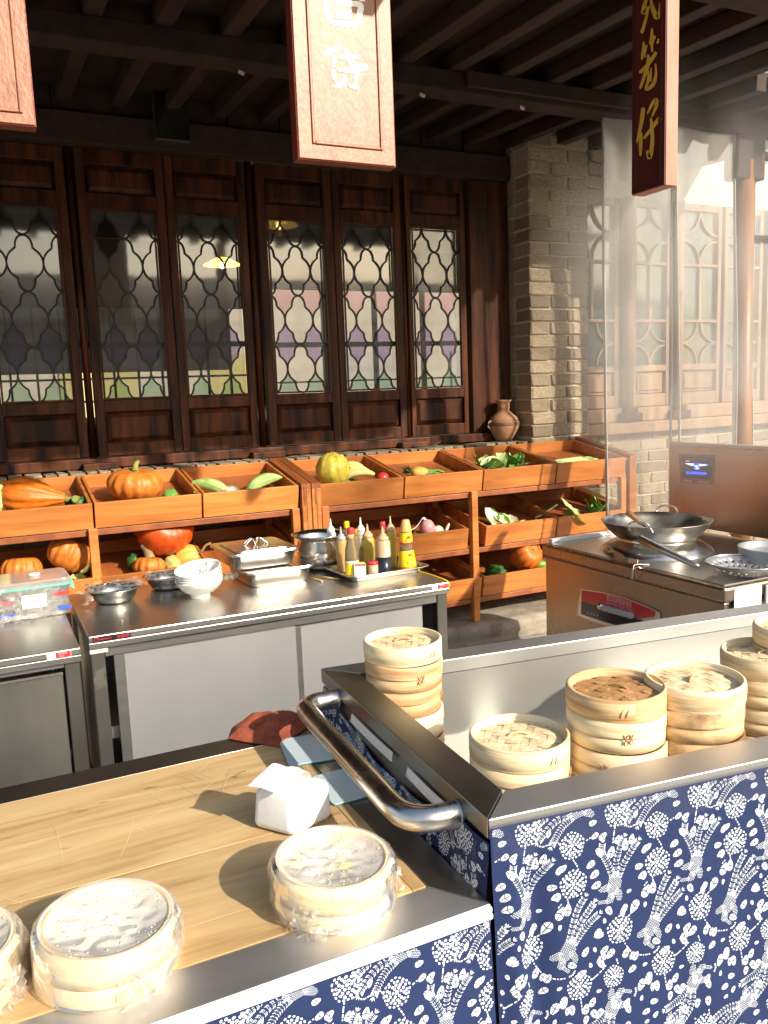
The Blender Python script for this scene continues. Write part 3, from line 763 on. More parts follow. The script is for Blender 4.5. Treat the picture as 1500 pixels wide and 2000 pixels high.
def husk(px_, sx, ang, label):
    p = spot(px_, ZL1, 4.58); t = thing('corn_cob', label, 'corn', p+Vector((0, 0, .035)), rot=(AL, R(ang), R(sx)))
    for i in range(7):
        q = i*2*math.pi/7
        def f(u, v, q=q):
            w_ = .033*math.sin(math.pi*(.1+.88*u))**.7; a = q+(v-.5)*1.5*(1-.4*u)
            return Vector((.25*(u-.45), math.cos(a)*(w_+.010*i/7*u), math.sin(a)*w_*1.1+.03*math.sin(u*3)))
        obj('husk_leaf', B().grid(f, 12, 5), 'husk', t)
husk(412, -28, 22, 'corn cob in a green husk leaning on the tray side'); husk(512, 12, -14, 'corn cob in a green husk beside the slanted end caps')
lump('cauliflower', 449, ZL1, 38, 22, 'cream_veg', 'small cream cauliflower between the corn husks', 'cauliflower', amp=.2, fr=16, Y=4.53)
# left rack, lower row
pumpkin(24, ZL2, 80, .72, 'pumpkin_pale', 'pale orange pumpkin behind the plastic tub lid', Y=4.62, n=14, d=.1, stem=None)
pumpkin(102, ZL2, 84, .85, 'pumpkin_pale', 'pale ribbed pumpkin above the corner of the tub', Y=4.60, n=14, d=.1, stem=None, rot=(.3, .5, .4))
leaves('dry_leaf', 150, ZL2, 46, 2, ['leaf_dry'], 'dry yellow green leaf standing at the tray side', 'leaf', Y=4.56, lift=1.6, size=1.)
pumpkin(297, ZL2, 116, .8, 'pumpkin_red', 'big red orange pumpkin standing on its edge', Y=4.70, n=15, d=.07, stem=None, rot=(1.05, .1, .2), dz=.05)
pumpkin(277, ZL2, 64, .62, 'pumpkin_pale', 'small pumpkin with a long curly brown stem', Y=4.52, n=12, d=.1, stem='stem_brown', sh=.7)
lump('yellow_gourd', 325, ZL2, 34, 34, 'leaf_dry', 'dull yellow ribbed gourd in front of the red pumpkin', 'gourd', Y=4.53)
p = spot(357, ZL2, 4.55); r = pxm(p, 50)/2
t = thing('striped_gourd', 'red and yellow striped gourd with a bent stem', 'gourd', p+Vector((0, 0, r*.95)), rot=(.2, R(70), 0))
obj('flesh', B().lathe(pump_prof(r, 2*r), 48, fn=ribs(8, .08), c=(0, 0, -r)), 'gourd_mix', t)
obj('stem', B().tube(catmull([(0, 0, r*.8), (0, 0, r*1.2), (-.02, 0, r*1.6), (-.022, 0, r*2.1)], 4), .007, 7), 'stem_brown', t)
lump('green_squash', 250, ZL2, 30, 34, 'green_dark', 'dark green squash half hidden behind the red pumpkin', 'squash', Y=4.62)
# right rack, upper row
p = spot(652, ZR1, 4.57); r = pxm(p, 64)/2
t = thing('cabbage', 'yellow cabbage with crinkled leaves', 'cabbage', p+Vector((0, 0, r)))
f = lambda a, b_: 1+.10*noise.noise(Vector((math.cos(a)*3, math.sin(a)*3, b_*3)))+.13*abs(noise.noise(Vector((math.cos(a)*7, math.sin(a)*7, b_*7))))+.06*abs(noise.noise(Vector((math.cos(a)*16, math.sin(a)*16, b_*16))))
obj('heart', B().sphere((0, 0, 0), r, r, r*1.02, 36, 24, f), 'cabbage', t)
for i in range(5):
    q = i*1.3+.4
    def lf(u, v, q=q, k=i):
        a = q+(u-.5)*1.7; b_ = -1.2+v*2.2; rr = r*(1.04+.05*v*v+.05*noise.noise(Vector((u*9, v*9, q)))+.03*math.sin(u*18)*v+.03*(k % 2))
        return Vector((rr*math.cos(b_)*math.cos(a), rr*math.cos(b_)*math.sin(a), rr*math.sin(b_)))
    obj('outer_leaf', B().grid(lf, 18, 12), 'cabbage', t)
p = spot(690, ZR1, 4.58)
t = thing('banana_bunch', 'bunch of pale yellow bananas beside the yellow cabbage', 'bananas', p+Vector((-.03, -.01, .03)), rot=(AL, 0, 0))
for i in range(4):
    pts = catmull([(-.05, .02*i-.02, .0), (-.01, .025*i-.035, .035+.006*i), (.06, .028*i-.045, .042+.004*i), (.115, .03*i-.05, .03-.004*i)], 6); t.scale = (1.2, 1.2, 1.35); n_ = len(pts)
    obj('banana', B().tube(pts, [.017*max(.25, math.sin(math.pi*(.08+.86*j/(n_-1)))**.5) for j in range(n_)], 8), 'banana', t)
leaves('green_leaf', 684, ZR1, 40, 4, ['green_pale', 'green_mid'], 'light green leaf lying under the bananas', 'leaf', Y=4.50, lift=.3, size=.7)
lump('apple', 748, ZR1, 25, 24, 'apple', 'red apple at the end of the cabbage tray', 'apple', Y=4.53, amp=.03)
p = spot(812, ZR1, 4.56)
t = thing('pineapple', 'small pineapple lying with its green crown to the side', 'pineapple', p+Vector((.02, 0, .04)), rot=(0, R(-74), R(6)))
obj('fruit', B().sphere((0, 0, -.02), .042, .042, .07, 40, 30, lambda a, b_: 1+.07*abs(math.sin(6*a+9*b_))*abs(math.sin(6*a-9*b_))), 'pineapple', t)
for i in range(22):
    a = i*2.4; l = rnd.uniform(.06, .09); s_ = .3+.5*(i/22)
    def lf(u, v, a=a, l=l, s_=s_):
        w_ = .009*(1-u)**.8*(v-.5)*2; rad = s_*l*u**1.3
        return Vector((math.cos(a)*rad-math.sin(a)*w_, math.sin(a)*rad+math.cos(a)*w_, .045+l*u*(1-.35*s_*u)))
    obj('crown_leaf', B().grid(lf, 6, 2), rnd.choice(['green_mid', 'green_dark']), t)
lump('pink_onion', 806, ZR1, 18, 14, 'pink_veg', 'small pink onion in front of the pineapple', 'onion', Y=4.46)
stalks('okra', 830, 858, ZR1, 4, .007, 'green_mid', 'few green okra pods behind the pineapple', 'okra', Y=4.55)
leaves('lettuce', 965, ZR1, 62, 12, ['green_pale', 'green_pale', 'green_mid'], 'pale ruffled lettuce leaves heaped in the tray', 'lettuce', Y=4.53, lift=.9, size=.75)
leaves('lettuce', 1008, ZR1, 52, 9, ['green_mid', 'green_pale'], 'bright green lettuce bunch at the tray end', 'lettuce', Y=4.53, lift=1., size=.8)
stalks('green_beans', 1086, 1160, ZR1, 14, .006, 'green_pale', 'bundle of long pale green beans', 'beans', Y=4.54, jit=.06, zz=.018)
# right rack, middle and bottom rows
lump('pink_turnip', 832, ZR2, 30, 34, 'pink_veg', 'smooth pink turnip in the long middle tray', 'turnip', Y=4.54, amp=.03)
leaves('turnip_greens', 812, ZR2, 26, 4, ['green_mid', 'green_pale'], 'green leaves beside the pink turnip', 'leaves', Y=4.53, lift=.6)
lump('garlic', 852, ZR2, 24, 20, 'cream_veg', 'pale garlic bulb right of the pink turnip', 'garlic', Y=4.53)
p = spot(866, ZR2, 4.54); tag(obj('white_radish', B().tube([(0, 0, .01), (.02, 0, .04), (.035, 0, .066)], [.012, .011, .006], 8), 'cream_veg', None, p), 'small white radish tip poking up by the garlic', 'radish')
leaves('pak_choi', 985, ZR2, 80, 9, ['green_pale', 'cream_veg', 'green_mid'], 'pale pak choi lying flat in the middle tray', 'pak choi', Y=4.52, lift=.5, size=.65)
a, b_ = spot(1040, ZR2, 4.60), spot(1082, ZR2, 4.50)
tag(obj('stalk', B().tube([(-.07, 0, .03), (0, 0, .05), (.08, -.05, .115)], .007, 7), 'green_pale', None, (a+b_)/2), 'single green stalk leaning over the tray edge', 'stalk')
leaves('green_leaves', 1122, ZR2, 60, 5, ['leaf_dry', 'green_pale', 'green_pale'], 'broad pale torn leaves against the tray front', 'leaves', Y=4.47, lift=1.0, size=.7)
leaves('spinach', 1160, ZR2, 56, 9, ['green_mid', 'green_pale', 'green_mid'], 'upright green spinach bunch beside the torn leaves', 'spinach', Y=4.52, lift=1.4, size=.7)
pumpkin(1008, ZR3, 64, .9, 'pumpkin', 'orange pumpkin in the bottom tray by the stove', Y=4.58, n=12, d=.09, stem=None, rot=(1.0, .0, .2))
lump('broccoli', 964, ZR3, 40, 28, 'green_dark', 'dark broccoli head left of the bottom tray pumpkin', 'broccoli', amp=.28, fr=14, Y=4.5)
lump('garlic', 990, ZR3, 14, 12, 'cream_veg', 'small white garlic bulb under the bottom tray pumpkin', 'garlic', Y=4.46)
p = spot(1040, ZR3, 4.52); tag(obj('cucumber', B().tube(catmull([(-.03, .03, .03), (0, 0, .045), (.05, -.02, .05), (.09, -.02, .03)], 5), .026, 10), 'green_mid', None, p), 'green cucumber right of the bottom tray pumpkin', 'cucumber')

# clay vase on the sill
t = thing('clay_vase', 'brown clay vase with two lugs on the brick sill', 'vase', (3.47, 5.145, 1.216))
vp_ = [(.0, 0), (.058, 0), (.075, .03), (.108, .09), (.115, .125), (.10, .165), (.062, .20), (.044, .215), (.043, .235), (.048, .24), (.043, .247), (.048, .258), (.043, .265), (.050, .278), (.062, .295), (.056, .296), (.038, .27), (.036, .21)]
obj('body', B().lathe(vp_, 40), 'clay', t)
ln = B()
for z, r_ in ((.112, .1155), (.121, .1165), (.130, .1155)): ln.lathe([(r_, z), (r_+.0025, z+.002), (r_, z+.004)], 40)
for i in range(36):
    a = i*2*math.pi/36
    ln.tube([(math.cos(a+.3*j/4)*(.113-.05*(j/4)**1.2+.001), math.sin(a+.3*j/4)*(.113-.05*(j/4)**1.2+.001), .14+.055*j/4) for j in range(5)], .0016, 4, cap=False)
obj('band_lines', ln, 'clay_line', t)
for s_ in (-1, 1):
    obj('lug', B().tube([(s_*(.108+.03*math.sin(q)), 0, .118+.028*math.cos(q)) for q in [i*math.pi/8 for i in range(9)]], .007, 7), 'clay', t)

# ================================================================== STEEL COUNTERS
def rrect(w_, d_, r, n=5):
    P = []
    for cx, cy, a0 in ((w_-r, d_-r, 0), (r, d_-r, 90), (r, r, 180), (w_-r, r, 270)):
        for i in range(n+1): a = R(a0+90*i/n); P.append((cx+r*math.cos(a), cy+r*math.sin(a)))
    return P
def pan_mesh(w_, d_, h, r=.03, flare=.012, lip=.012, th=.0015):
    """open rectangular pan: outer and inner skin, rolled lip"""
    b = B(); n = None; rings = []
    for ins, z in ((flare+.004, .0), (flare, .006), (.0, h-.004), (-lip, h-.003), (-lip, h), (.002, h+.001), (flare+.002, .008), (flare+.02, .004)):
        P = rrect(w_-2*ins, d_-2*ins, max(.006, r-ins*.4)); rings.append([(x+ins, y+ins, z) for x, y in P])
    n = len(rings[0]); vs = [v for rg in rings for v in rg]
    fs = [(k*n+i, k*n+(i+1) % n, (k+1)*n+(i+1) % n, (k+1)*n+i) for k in range(len(rings)-1) for i in range(n)]
    fs.append(tuple(range(n))[::-1]); fs.append(tuple((len(rings)-1)*n+i for i in range(n)))
    b.add(vs, fs, True); return b
def counter(x0, x1, yf, yb, label, ajar):
    t = thing('steel_counter', label, 'counter', (x0, yf, 0)); W = x1-x0; d = yb-yf
    obj('top', bx((0, 0, .775), (W, d, .80)), 'steel', t, bevel=.004)
    obj('apron', bx((0, .0005, .752), (W, .022, .7745)), 'steel_side', t, bevel=.002)
    obj('apron', bx((W-.02, .023, .752), (W-.0005, d, .7745)), 'steel_side', t)
    obj('apron', bx((.0005, .023, .752), (.02, d, .7745)), 'steel_side', t)
    for xa in (.004, W-.052):
        for ya in (.015, d-.06): obj('leg', bx((xa, ya, .0), (xa+.048, ya+.045, .7515)), 'steel_dark', t, bevel=.003)
    obj('shelf', bx((.054, .07, .40), (W-.054, d-.05, .43)), 'steel_dull', t)
    obj('bottom', bx((.054, .07, .09), (W-.054, d-.05, .12)), 'steel_dull', t)
    obj('back_panel', bx((.054, d-.03, .09), (W-.054, d-.025, .75)), 'steel_dull', t)
    for xa in (.022, W-.030): obj('side_panel', bx((xa, .062, .09), (xa+.006, d-.062, .75)), 'steel_dull', t)
    return t
c2 = counter(.266, 1.712, 2.965, 3.70, 'long stainless steel counter with two sliding doors', 0)
W2 = 1.712-.266
obj('door_track', bx((.053, .018, .715), (W2-.053, .06, .7512)), 'steel_side', c2, bevel=.002)
d1 = obj('sliding_door', bx((.082, .026, .10), (.765, .038, .714)), 'steel_dull', c2, bevel=.002)
obj('door_edge', bx((.082, .020, .10), (.118, .0255, .714)), 'steel_side', d1)
d2 = obj('sliding_door', bx((.735, .041, .10), (W2-.11, .053, .714)), 'steel_dull', c2, bevel=.002)
obj('door_edge', bx((.767, .034, .10), (.790, .0405, .714)), 'steel_side', d2)
obj('shelf_lip', bx((.054, .060, .395), (W2-.054, .069, .44)), 'steel_side', c2)
c1 = counter(-1.05, .228, 2.85, 3.60, 'shorter stainless steel counter with a hinged door under the tub', 0)
W1 = .228+1.05
obj('door_track', bx((.053, .018, .735), (W1-.053, .06, .7512)), 'steel_side', c1, bevel=.002)
d3 = obj('hinged_door', bx((.10, .020, .10), (W1-.060, .034, .715)), 'door_steel', c1, bevel=.003)
obj('door_lip', bx((.10, .010, .716), (W1-.060, .034, .724)), 'steel_polish', d3)
# maker's plates and certificates on the counter edges
def plate(par, x, z, w_, h, m, y=-.0015, r=None): return obj('plate', bx((x, y-.0015, z), (x+w_, y+.0005, z+h)), m, par)
mp_ = plate(c2, .014, .7775, .128, .019, 'black_plastic'); mp_.name = 'maker_plate'
obj('emblem', B().lathe([(.0058, -.0006), (.0078, -.0006), (.0078, .0006), (.0058, .0006)], 18, T=Matrix.Rotation(R(90), 4, 'X')), 'red_cap', mp_, (.0255, -.0036, .787))
obj('lettering', textmesh('KINGKITZ', .0088), 'red_cap', mp_, (.0365, -.0035, .7835), (R(90), 0, 0))
obj('lettering', textmesh('金佰特', .0145), 'red_cap', mp_, (.094, -.0035, .7815), (R(90), 0, 0))
for par, xa in ((c2, W2-.085), (c1, W1-.105)):
    q = plate(par, xa, .7775, .075, .02, 'label_white'); q.name = 'certificate_sticker'
    obj('red_field', bx((xa+.028, -.0045, .7785), (xa+.074, -.0032, .7965)), 'red_label', q)
    obj('mark', B().lathe([(.004, -.0005), (.0065, -.0005), (.0065, .0005), (.004, .0005)], 14, T=Matrix.Rotation(R(90), 4, 'X')), 'grey_plastic', q, (xa+.013, -.0042, .7875))
    obj('lettering', textmesh('合格证', .0095), 'label_pink', q, (xa+.035, -.0049, .789), (R(90), 0, 0))
    obj('lettering', textmesh('2022.3', .006), 'label_pink', q, (xa+.037, -.0049, .781), (R(90), 0, 0))
obj('cream_tape', bx((.002, .008, .735), (.062, .0135, .7505)), 'cream_veg', c2)
obj('torn_tape', B().grid(lambda u, v: Vector((.010+.036*u+.006*math.sin(v*9), .0135, .60+.07*v+.01*u)), 3, 5), 'door_steel', c2)

# ------------------------------------------------------------------ things on the counters
CT = .8005
# plastic tub
t = thing('plastic_tub', 'clear plastic tub of flour with a mint green lid seal', 'tub', (-.015, 3.33, CT), R(2)); t.scale = (1.08, 1.05, 1.13)
obj('body', pan_mesh(.245, .20, .105, .025, .006, .004), 'tub_plastic', t)
obj('flour', B().grid(lambda u, v: Vector((.012+.221*u, .012+.176*v, .062+.02*noise.noise(Vector((u*3, v*3, 0))))), 10, 8), 'flour', t)
obj('flour_side', B().prism([(x+.012, y+.012, .006) for x, y in rrect(.221, .176, .02)], (0, 0, .052)), 'flour', t)
ld = obj('lid', B().prism([(x-.008, y-.008, .109) for x, y in rrect(.261, .216, .03)], (0, 0, .022)), 'tub_plastic', t, bevel=.006)
obj('vent', B().lathe([(.0, .132), (.02, .132), (.02, .138), (.012, .14), (.0, .14)], 16, c=(.14, .1, 0)), 'white_plastic', ld)
obj('seal', B().tube([(x-.008, y-.008, .108) for x, y in rrect(.261, .216, .03)], .0035, 6, closed=True), 'mint', t)
obj('clasp', B().hexa([(.253, .06, .085), (.268, .06, .075), (.268, .12, .075), (.253, .12, .085)], [(.256, .06, .108), (.262, .06, .108), (.262, .12, .108), (.256, .12, .108)]), 'mint', t)
obj('paper_label', bx((.085, -.0022, .040), (.165, -.001, .085)), 'label_white', t)
obj('lettering', textmesh('面粉', .012), 'grey_plastic', t, (.112, -.0026, .057), (R(90), 0, 0))
for x_, z_, w_, m_ in ((.012, .018, .05, 'blue_label'), (.20, .020, .045, 'blue_label'), (.19, .070, .052, 'red_label'), (.01, .062, .045, 'red_label')):
    obj('print_band', bx((x_, -.0022, z_), (x_+w_, -.001, z_+.013)), m_, t)
def crumple(name, loc, sx, sy, sz, seed, par, m='wrap', nn=20):
    def f(u, v):
        q = Vector((u*5, v*5, seed)); h = noise.noise(q)+.5*noise.noise(q*2.3)
        return Vector((sx*(u-.5)+.12*sx*noise.noise(q+Vector((9, 0, 0))), sy*(v-.5)+.12*sy*noise.noise(q+Vector((0, 9, 0))), sz*(h+.3)))
    return obj(name, B().grid(f, nn, nn, False), m, par, loc)
o = crumple('film', (.10, -.014, .055), .22, .13, .016, 3., t); o.rotation_euler = (R(80), 0, 0)
o = crumple('film', (.06, -.02, .012), .14, .05, .015, 8., t)
# bowls
def bowl(name, c, d, h, label, par=None):
    r = d/2
    return tag(obj(name, B().lathe([(0, 0), (r*.55, 0), (r*.72, h*.10), (r*.86, h*.5), (r*.93, h*.93), (r*1.06, h*.97), (r*1.08, h), (r*.93, h), (r*.84, h*.5), (r*.7, h*.14), (r*.5, h*.04), (0, h*.04)], 44), 'steel_polish', None, c), label, 'bowl')
bowl('steel_bowl', (.425, 3.46, CT), .205, .058, 'steel bowl with loose film hanging over its rim')
bowl('steel_bowl', (.668, 3.575, CT), .20, .055, 'steel bowl tucked behind the white bowls')
tag(crumple('film_sheet', (.425, 3.44, CT+.068), .22, .16, .012, 5., None, nn=26), 'crumpled clear film over the steel bowl near the tub', 'film')
tag(obj('film_tail', B().grid(lambda u, v: Vector((.30+.025*math.sin(v*4)+.03*(u-.5)+.01*noise.noise(Vector((u*4, v*9, 1))), 3.40+.012*noise.noise(Vector((u*5, v*7, 3))), CT+.012+.06*v)), 5, 22, False), 'wrap_fold', None), 'twisted tail of clear film hanging off the bowl', 'film')
tag(crumple('film_sheet', (.67, 3.56, CT+.064), .19, .14, .012, 15., None, nn=24), 'crumpled clear film over the steel bowl behind the white bowls', 'film')
def wbowl(c, tilt, lab, seed):
    r = .082
    P = [(0, .004), (.032, .004), (.034, 0), (.037, 0), (.036, .014), (.05, .022), (.055, .021), (.062, .031), (.067, .031), (.0725, .043), (.0775, .044), (.081, .057), (.085, .060), (.083, .064), (.079, .060), (.068, .036), (.05, .019), (.03, .012), (0, .011)]
    t = thing('white_bowl', lab, 'bowl', c, rot=tilt, group='stack of white bowls')
    obj('shell', B().lathe(P, 48), 'white_bowl', t); return t
labs = ['white ribbed bowl at the bottom of the stack', 'white ribbed bowl second from the bottom of the stack', 'white ribbed bowl in the middle of the stack', 'white ribbed bowl just under the printed top one', 'white bowl with ink drawings tilted on top of the stack']
bc = Vector((.745, 3.33, CT))
tl = [(0, 0), (.02, -.02), (.05, -.05), (.08, -.10), (.12, -.16)]
for i in range(5):
    q = wbowl(bc+Vector((.0012*i, 0, .0138*i)), (tl[i][0], tl[i][1], 0), labs[i], i); q.scale = (1.12, 1.12, 1.1)
deco = B()
for cx, cy, s_ in ((-.045, .012, 1), (.032, .046, 1.5)):
    for k in range(16):
        a = rnd.uniform(-.012, .012)*s_; b2 = rnd.uniform(-.009, .009)*s_
        x_, y_ = cx+a, cy+b2; rr = math.hypot(x_, y_)
        zf_ = lambda xx, yy: .0195+max(0, (math.hypot(xx, yy)-.05))*1.35+.0015 if math.hypot(xx, yy) < .068 else .0445+(math.hypot(xx, yy)-.068)*2.2
        l = rnd.uniform(.003, .007)*s_; an = rnd.uniform(0, 3)
        deco.tube([(x_, y_, zf_(x_, y_)), (x_+l*math.cos(an), y_+l*math.sin(an), zf_(x_+l*math.cos(an), y_+l*math.sin(an)))], .0009, 4)
obj('ink_drawing', deco, 'ink', q)
tag(crumple('film_scrap', (.905, 3.46, CT+.03), .07, .07, .035, 2., None, 'wrap', 16), 'scrap of clear film between the white bowls and the pans', 'film')
# stacked gastronorm pans
for nm, z, ox, lab in (('steel_pan', 0, 0, 'lower lidded steel food pan'), ('steel_pan', .078, -.055, 'upper steel food pan with a wire lid handle')):
    t = thing(nm, lab, 'pan', (.955+ox, 3.325+(.03 if z else 0), CT+z), R(1.5), group='stacked steel food pans')
    t.scale = (1.08, 1, 1.08)
    obj('body', pan_mesh(.265, .325, .060, .03), 'steel_polish', t)
    l = obj('lid', B().prism([(x-.012, y-.012, .0615) for x, y in rrect(.289, .349, .03)], (0, 0, .005)), 'steel_polish', t, bevel=.002)
    if z:
        obj('lid_field', B().prism([(x+.02, y+.02, .0668) for x, y in rrect(.225, .285, .03)], (0, 0, .004)), 'steel_polish', l, bevel=.003)
        for s_ in (-.018, .018):
            obj('wire_handle', B().tube(catmull([(.09, .16+s_, .071), (.125, .16+s_*.5, .098), (.14, .16, .073), (.155, .16+s_*.5, .098), (.19, .16+s_, .071)], 5), .0022, 6), 'silver_edge', l)
# stock pot behind the tray
t = thing('stock_pot', 'round bellied steel pot with a wide rim behind the bottle tray', 'pot', (1.372, 3.56, CT))
obj('body', B().lathe([(0, 0), (.07, 0), (.098, .02), (.112, .06), (.114, .10), (.100, .135), (.101, .142), (.132, .160), (.135, .163), (.128, .164), (.097, .147), (.108, .10), (.105, .05), (.07, .006), (0, .005)], 44), 'steel_polish', t)
# chopsticks
for i, (xa, ya, xb, yb_) in enumerate(((1.245, 3.40, 1.262, 3.275), (1.268, 3.40, 1.335, 3.272))):
    tag(obj('chopstick', B().tube([(0, 0, 0), (xb-xa, yb_-ya, 0)], [.0032, .0045], 6), 'bamboo_old', None, (xa, ya, CT+.0045)), ['brown chopstick touching the side of the steel pans', 'brown chopstick slanting away from the pans towards the bottle tray'][i], 'chopstick', 'chopsticks beside the steel pans')
p = pz(870, 1126, CT)
tag(obj('yellow_strap', B().tube(catmull([(1.64, 3.36, CT+.0045), (1.68, 3.28, CT+.005), (1.705, 3.13, CT+.005), (1.722, 3.00, CT-.004), (1.724, 2.99, CT-.03)], 6), .004, 6, flat=.4), 'yellow', None), 'yellow strap lying over the counter corner behind the tray', 'strap')
# bottle tray
TRX, TRY = 1.352, 3.165
t = thing('bottle_tray', 'shallow steel tray carrying the sauce bottles', 'tray', (TRX, TRY, CT), R(3))
obj('body', pan_mesh(.385, .27, .030, .035, .018, .012), 'steel_polish', t)
TZ = CT+.0092
def bpos(px_, py_): 
    q = pz(px_, py_, TZ); q.x = min(max(q.x, TRX+.05), TRX+.345); return q
def squeeze(px_, py_, d, h, m, lab, fill=None, cap='white_plastic', back=0.):
    p = bpos(px_, py_); p.y += back; p.z = TZ; r = d/2
    t = thing('squeeze_bottle', lab, 'bottle', p, rnd.uniform(0, 3), group='plastic squeeze bottles in the tray')
    obj('body', B().lathe([(0, 0), (r*.94, 0), (r, .006), (r, h*.66), (r*.9, h*.70), (r*.62, h*.715), (0, h*.715)], 28), m, t)
    if fill:
        obj('sauce', B().lathe([(0, .002), (r*1.003, .002), (r*1.004, .004), (r*1.004, h*fill), (0, h*fill)], 28), 'sauce_dark', t)
    c = obj('cap', B().lathe([(0, h*.70), (r*.80, h*.70), (r*.80, h*.775), (r*.74, h*.785), (r*.55, h*.79), (r*.52, h*.83), (r*.24, h*.84), (r*.09, h), (0, h)], 24), cap, t)
    return t
def bottle(px_, py_, d, h, m, cap, lab, neck=.55, label_=None, back=0., shoulder=.55):
    p = bpos(px_, py_); p.y += back; p.z = TZ; r = d/2
    t = thing('sauce_bottle', lab, 'bottle', p, group='glass sauce bottles in the tray')
    obj('glass', B().lathe([(0, 0), (r*.95, 0), (r, .005), (r, h*.30), (r*.93, h*shoulder), (r*.45, h*.80), (r*.40, h*.86), (0, h*.86)], 28), m, t)
    obj('cap', B().lathe([(0, h*.85), (r*.46, h*.85), (r*.50, h*.865), (r*.50, h*.985), (r*.44, h), (0, h)], 20), cap, t)
    if label_:
        obj('label', B().lathe([(r*1.015, .010), (r*1.02, .012), (r*1.02, h*.27), (r*1.015, h*.275)], 28), label_, t)
    return t
squeeze(654, 1103, .046, .215, 'sq_milk', 'milky white squeeze bottle standing behind the amber one', back=.03)
squeeze(666, 1117, .050, .205, 'sq_amber', 'amber squeeze bottle with a grey cap next to the red capped bottle', cap='grey_plastic', back=.0)
t = bottle(681, 1126, .058, .215, 'bottle_glass', 'red_cap', 'tall sauce bottle with a red cap and an emptied neck', label_='yellow')
obj('label_top', B().lathe([(.0298, .060), (.0302, .061), (.0302, .070), (.0298, .071)], 28), 'label_white', t)
obj('neck_band', B().lathe([(.0135, .168), (.0155, .168), (.0155, .186), (.0135, .186)], 20), 'orange_cap', t)
obj('barcode', bx((.002, -.0308, .016), (.020, -.0300, .048)), 'label_white', t)
bottle(689, 1112, .05, .215, 'bottle_glass', 'yellow', 'sauce bottle with a yellow cap behind the red capped one', back=.05)
bottle(702, 1116, .062, .19, 'bottle_glass', 'brown_cap', 'glass bottle with a brown cap and bare shoulders', back=.03)
squeeze(718, 1108, .046, .225, 'sq_milk', 'clear squeeze bottle behind the yellow oil one', back=.06)
t = squeeze(726, 1114, .058, .208, 'sq_yellow', 'squeeze bottle of yellow oil with a small white label', cap='sq_pale', back=.03)
q = squeeze(750, 1119, .064, .208, 'sq_pale', 'squeeze bottle half full of dark sauce', fill=.36, cap='sq_pale')
q.rotation_euler = (0, 0, 0)
obj('paper_label', B().grid(lambda u, v: Vector((.0325*math.sin(-.1+u*.75), -.0325*math.cos(-.1+u*.75), .088+.028*v)), 6, 2), 'label_white', q)
obj('lettering', B().tube([(.006, -.0330, .098), (.009, -.0327, .106), (.012, -.0322, .098)], .0009, 4), 'ink', q)
bottle(760, 1112, .048, .212, 'bottle_glass', 'red_cap', 'dark sauce bottle with a red cap behind the half full one', label_='label_white', back=.05)
squeeze(774, 1110, .05, .235, 'sq_yellow', 'tall squeeze bottle beside the yellow seasoning bottle', cap='sq_pale', back=.045)
p = bpos(795, 1112); p.z = TZ
t = thing('seasoning_bottle', 'yellow labelled seasoning bottle with an orange cone cap', 'bottle', p)
obj('body', B().lathe([(0, 0), (.041, 0), (.043, .004), (.043, .010), (.030, .092), (.0275, .100), (.026, .112), (.0275, .120), (.029, .128), (.024, .172), (0, .172)], 32), 'bottle_glass', t)
obj('label', B().lathe([(.0432, .018), (.0434, .019), (.0318, .088), (.0314, .089)], 32), 'yellow', t)
obj('label', B().lathe([(.0298, .127), (.0300, .128), (.0256, .168), (.0252, .169)], 32), 'yellow', t)
obj('red_band', B().lathe([(.0436, .002), (.0440, .003), (.0428, .015), (.0424, .016)], 32), 'red_label', t)
obj('red_band', B().lathe([(.0300, .119), (.0304, .120), (.0304, .126), (.0300, .127)], 32), 'red_label', t)
obj('cap', B().lathe([(0, .172), (.0262, .172), (.0262, .178), (.017, .222), (.014, .226), (0, .226)], 28), 'orange_cap', t)
for z_, s_ in ((.148, .010), (.070, .009)):
    e_ = B(); rr = .0275 if z_ > .1 else .0348
    for k in range(9):
        a = math.pi*k/8; e_.tube([(s_*.4*math.cos(a), -rr-.001, z_+s_*.3*math.sin(a)), (s_*math.cos(a), -rr-.001, z_+s_*.8*math.sin(a))], .0009, 4)
    e_.box((-s_, -rr-.002, z_-.003), (s_, -rr-.0008, z_+.002)); obj('emblem', e_, 'red_label', t)
obj('print_block', bx((-.012, -.0315, .135), (.010, -.0283, .142)), 'orange_cap', t)
obj('print_block', bx((-.014, -.0425, .034), (.016, -.0400, .044)), 'orange_cap', t)
tag(obj('white_tie', B().tube(catmull([(p.x+.022, p.y, TZ+.175), (p.x+.05, p.y, TZ+.185), (p.x+.075, p.y+.005, TZ+.205), (p.x+.088, p.y+.005, TZ+.222)], 6)+[Vector((p.x+.094, p.y+.005, TZ+.222)), Vector((p.x+.104, p.y+.004, TZ+.216))], [.0012]*18+[.0012, .006, .006], 7), 'white_plastic', None), 'thin white plastic tie sticking out by the orange cap', 'tie')
p = bpos(727, 1121); p.y -= .012
t = thing('spice_jar', 'small spice jar with a red lid beside the tilted box', 'jar', (p.x, p.y, TZ))
obj('glass', B().lathe([(0, 0), (.021, 0), (.022, .003), (.022, .046), (0, .046)], 24), 'sq_pale', t)
obj('lid', B().lathe([(0, .046), (.0225, .046), (.0225, .056), (.020, .060), (0, .060)], 24), 'red_cap', t)
p = bpos(703, 1127); p.y -= .005
t = thing('tea_box', 'small pink and yellow carton leaning in the tray', 'box', (p.x-.03, p.y-.01, TZ+.002), rot=(R(-12), R(6), R(4)))
obj('carton', bx((0, 0, 0), (.056, .034, .062)), 'label_pink', t, bevel=.001)
obj('side_print', bx((-.001, .001, .001), (-.0002, .033, .061)), 'green_pale', t)
obj('front_print', bx((.008, -.001, .006), (.050, -.0002, .048)), 'label_white', t)
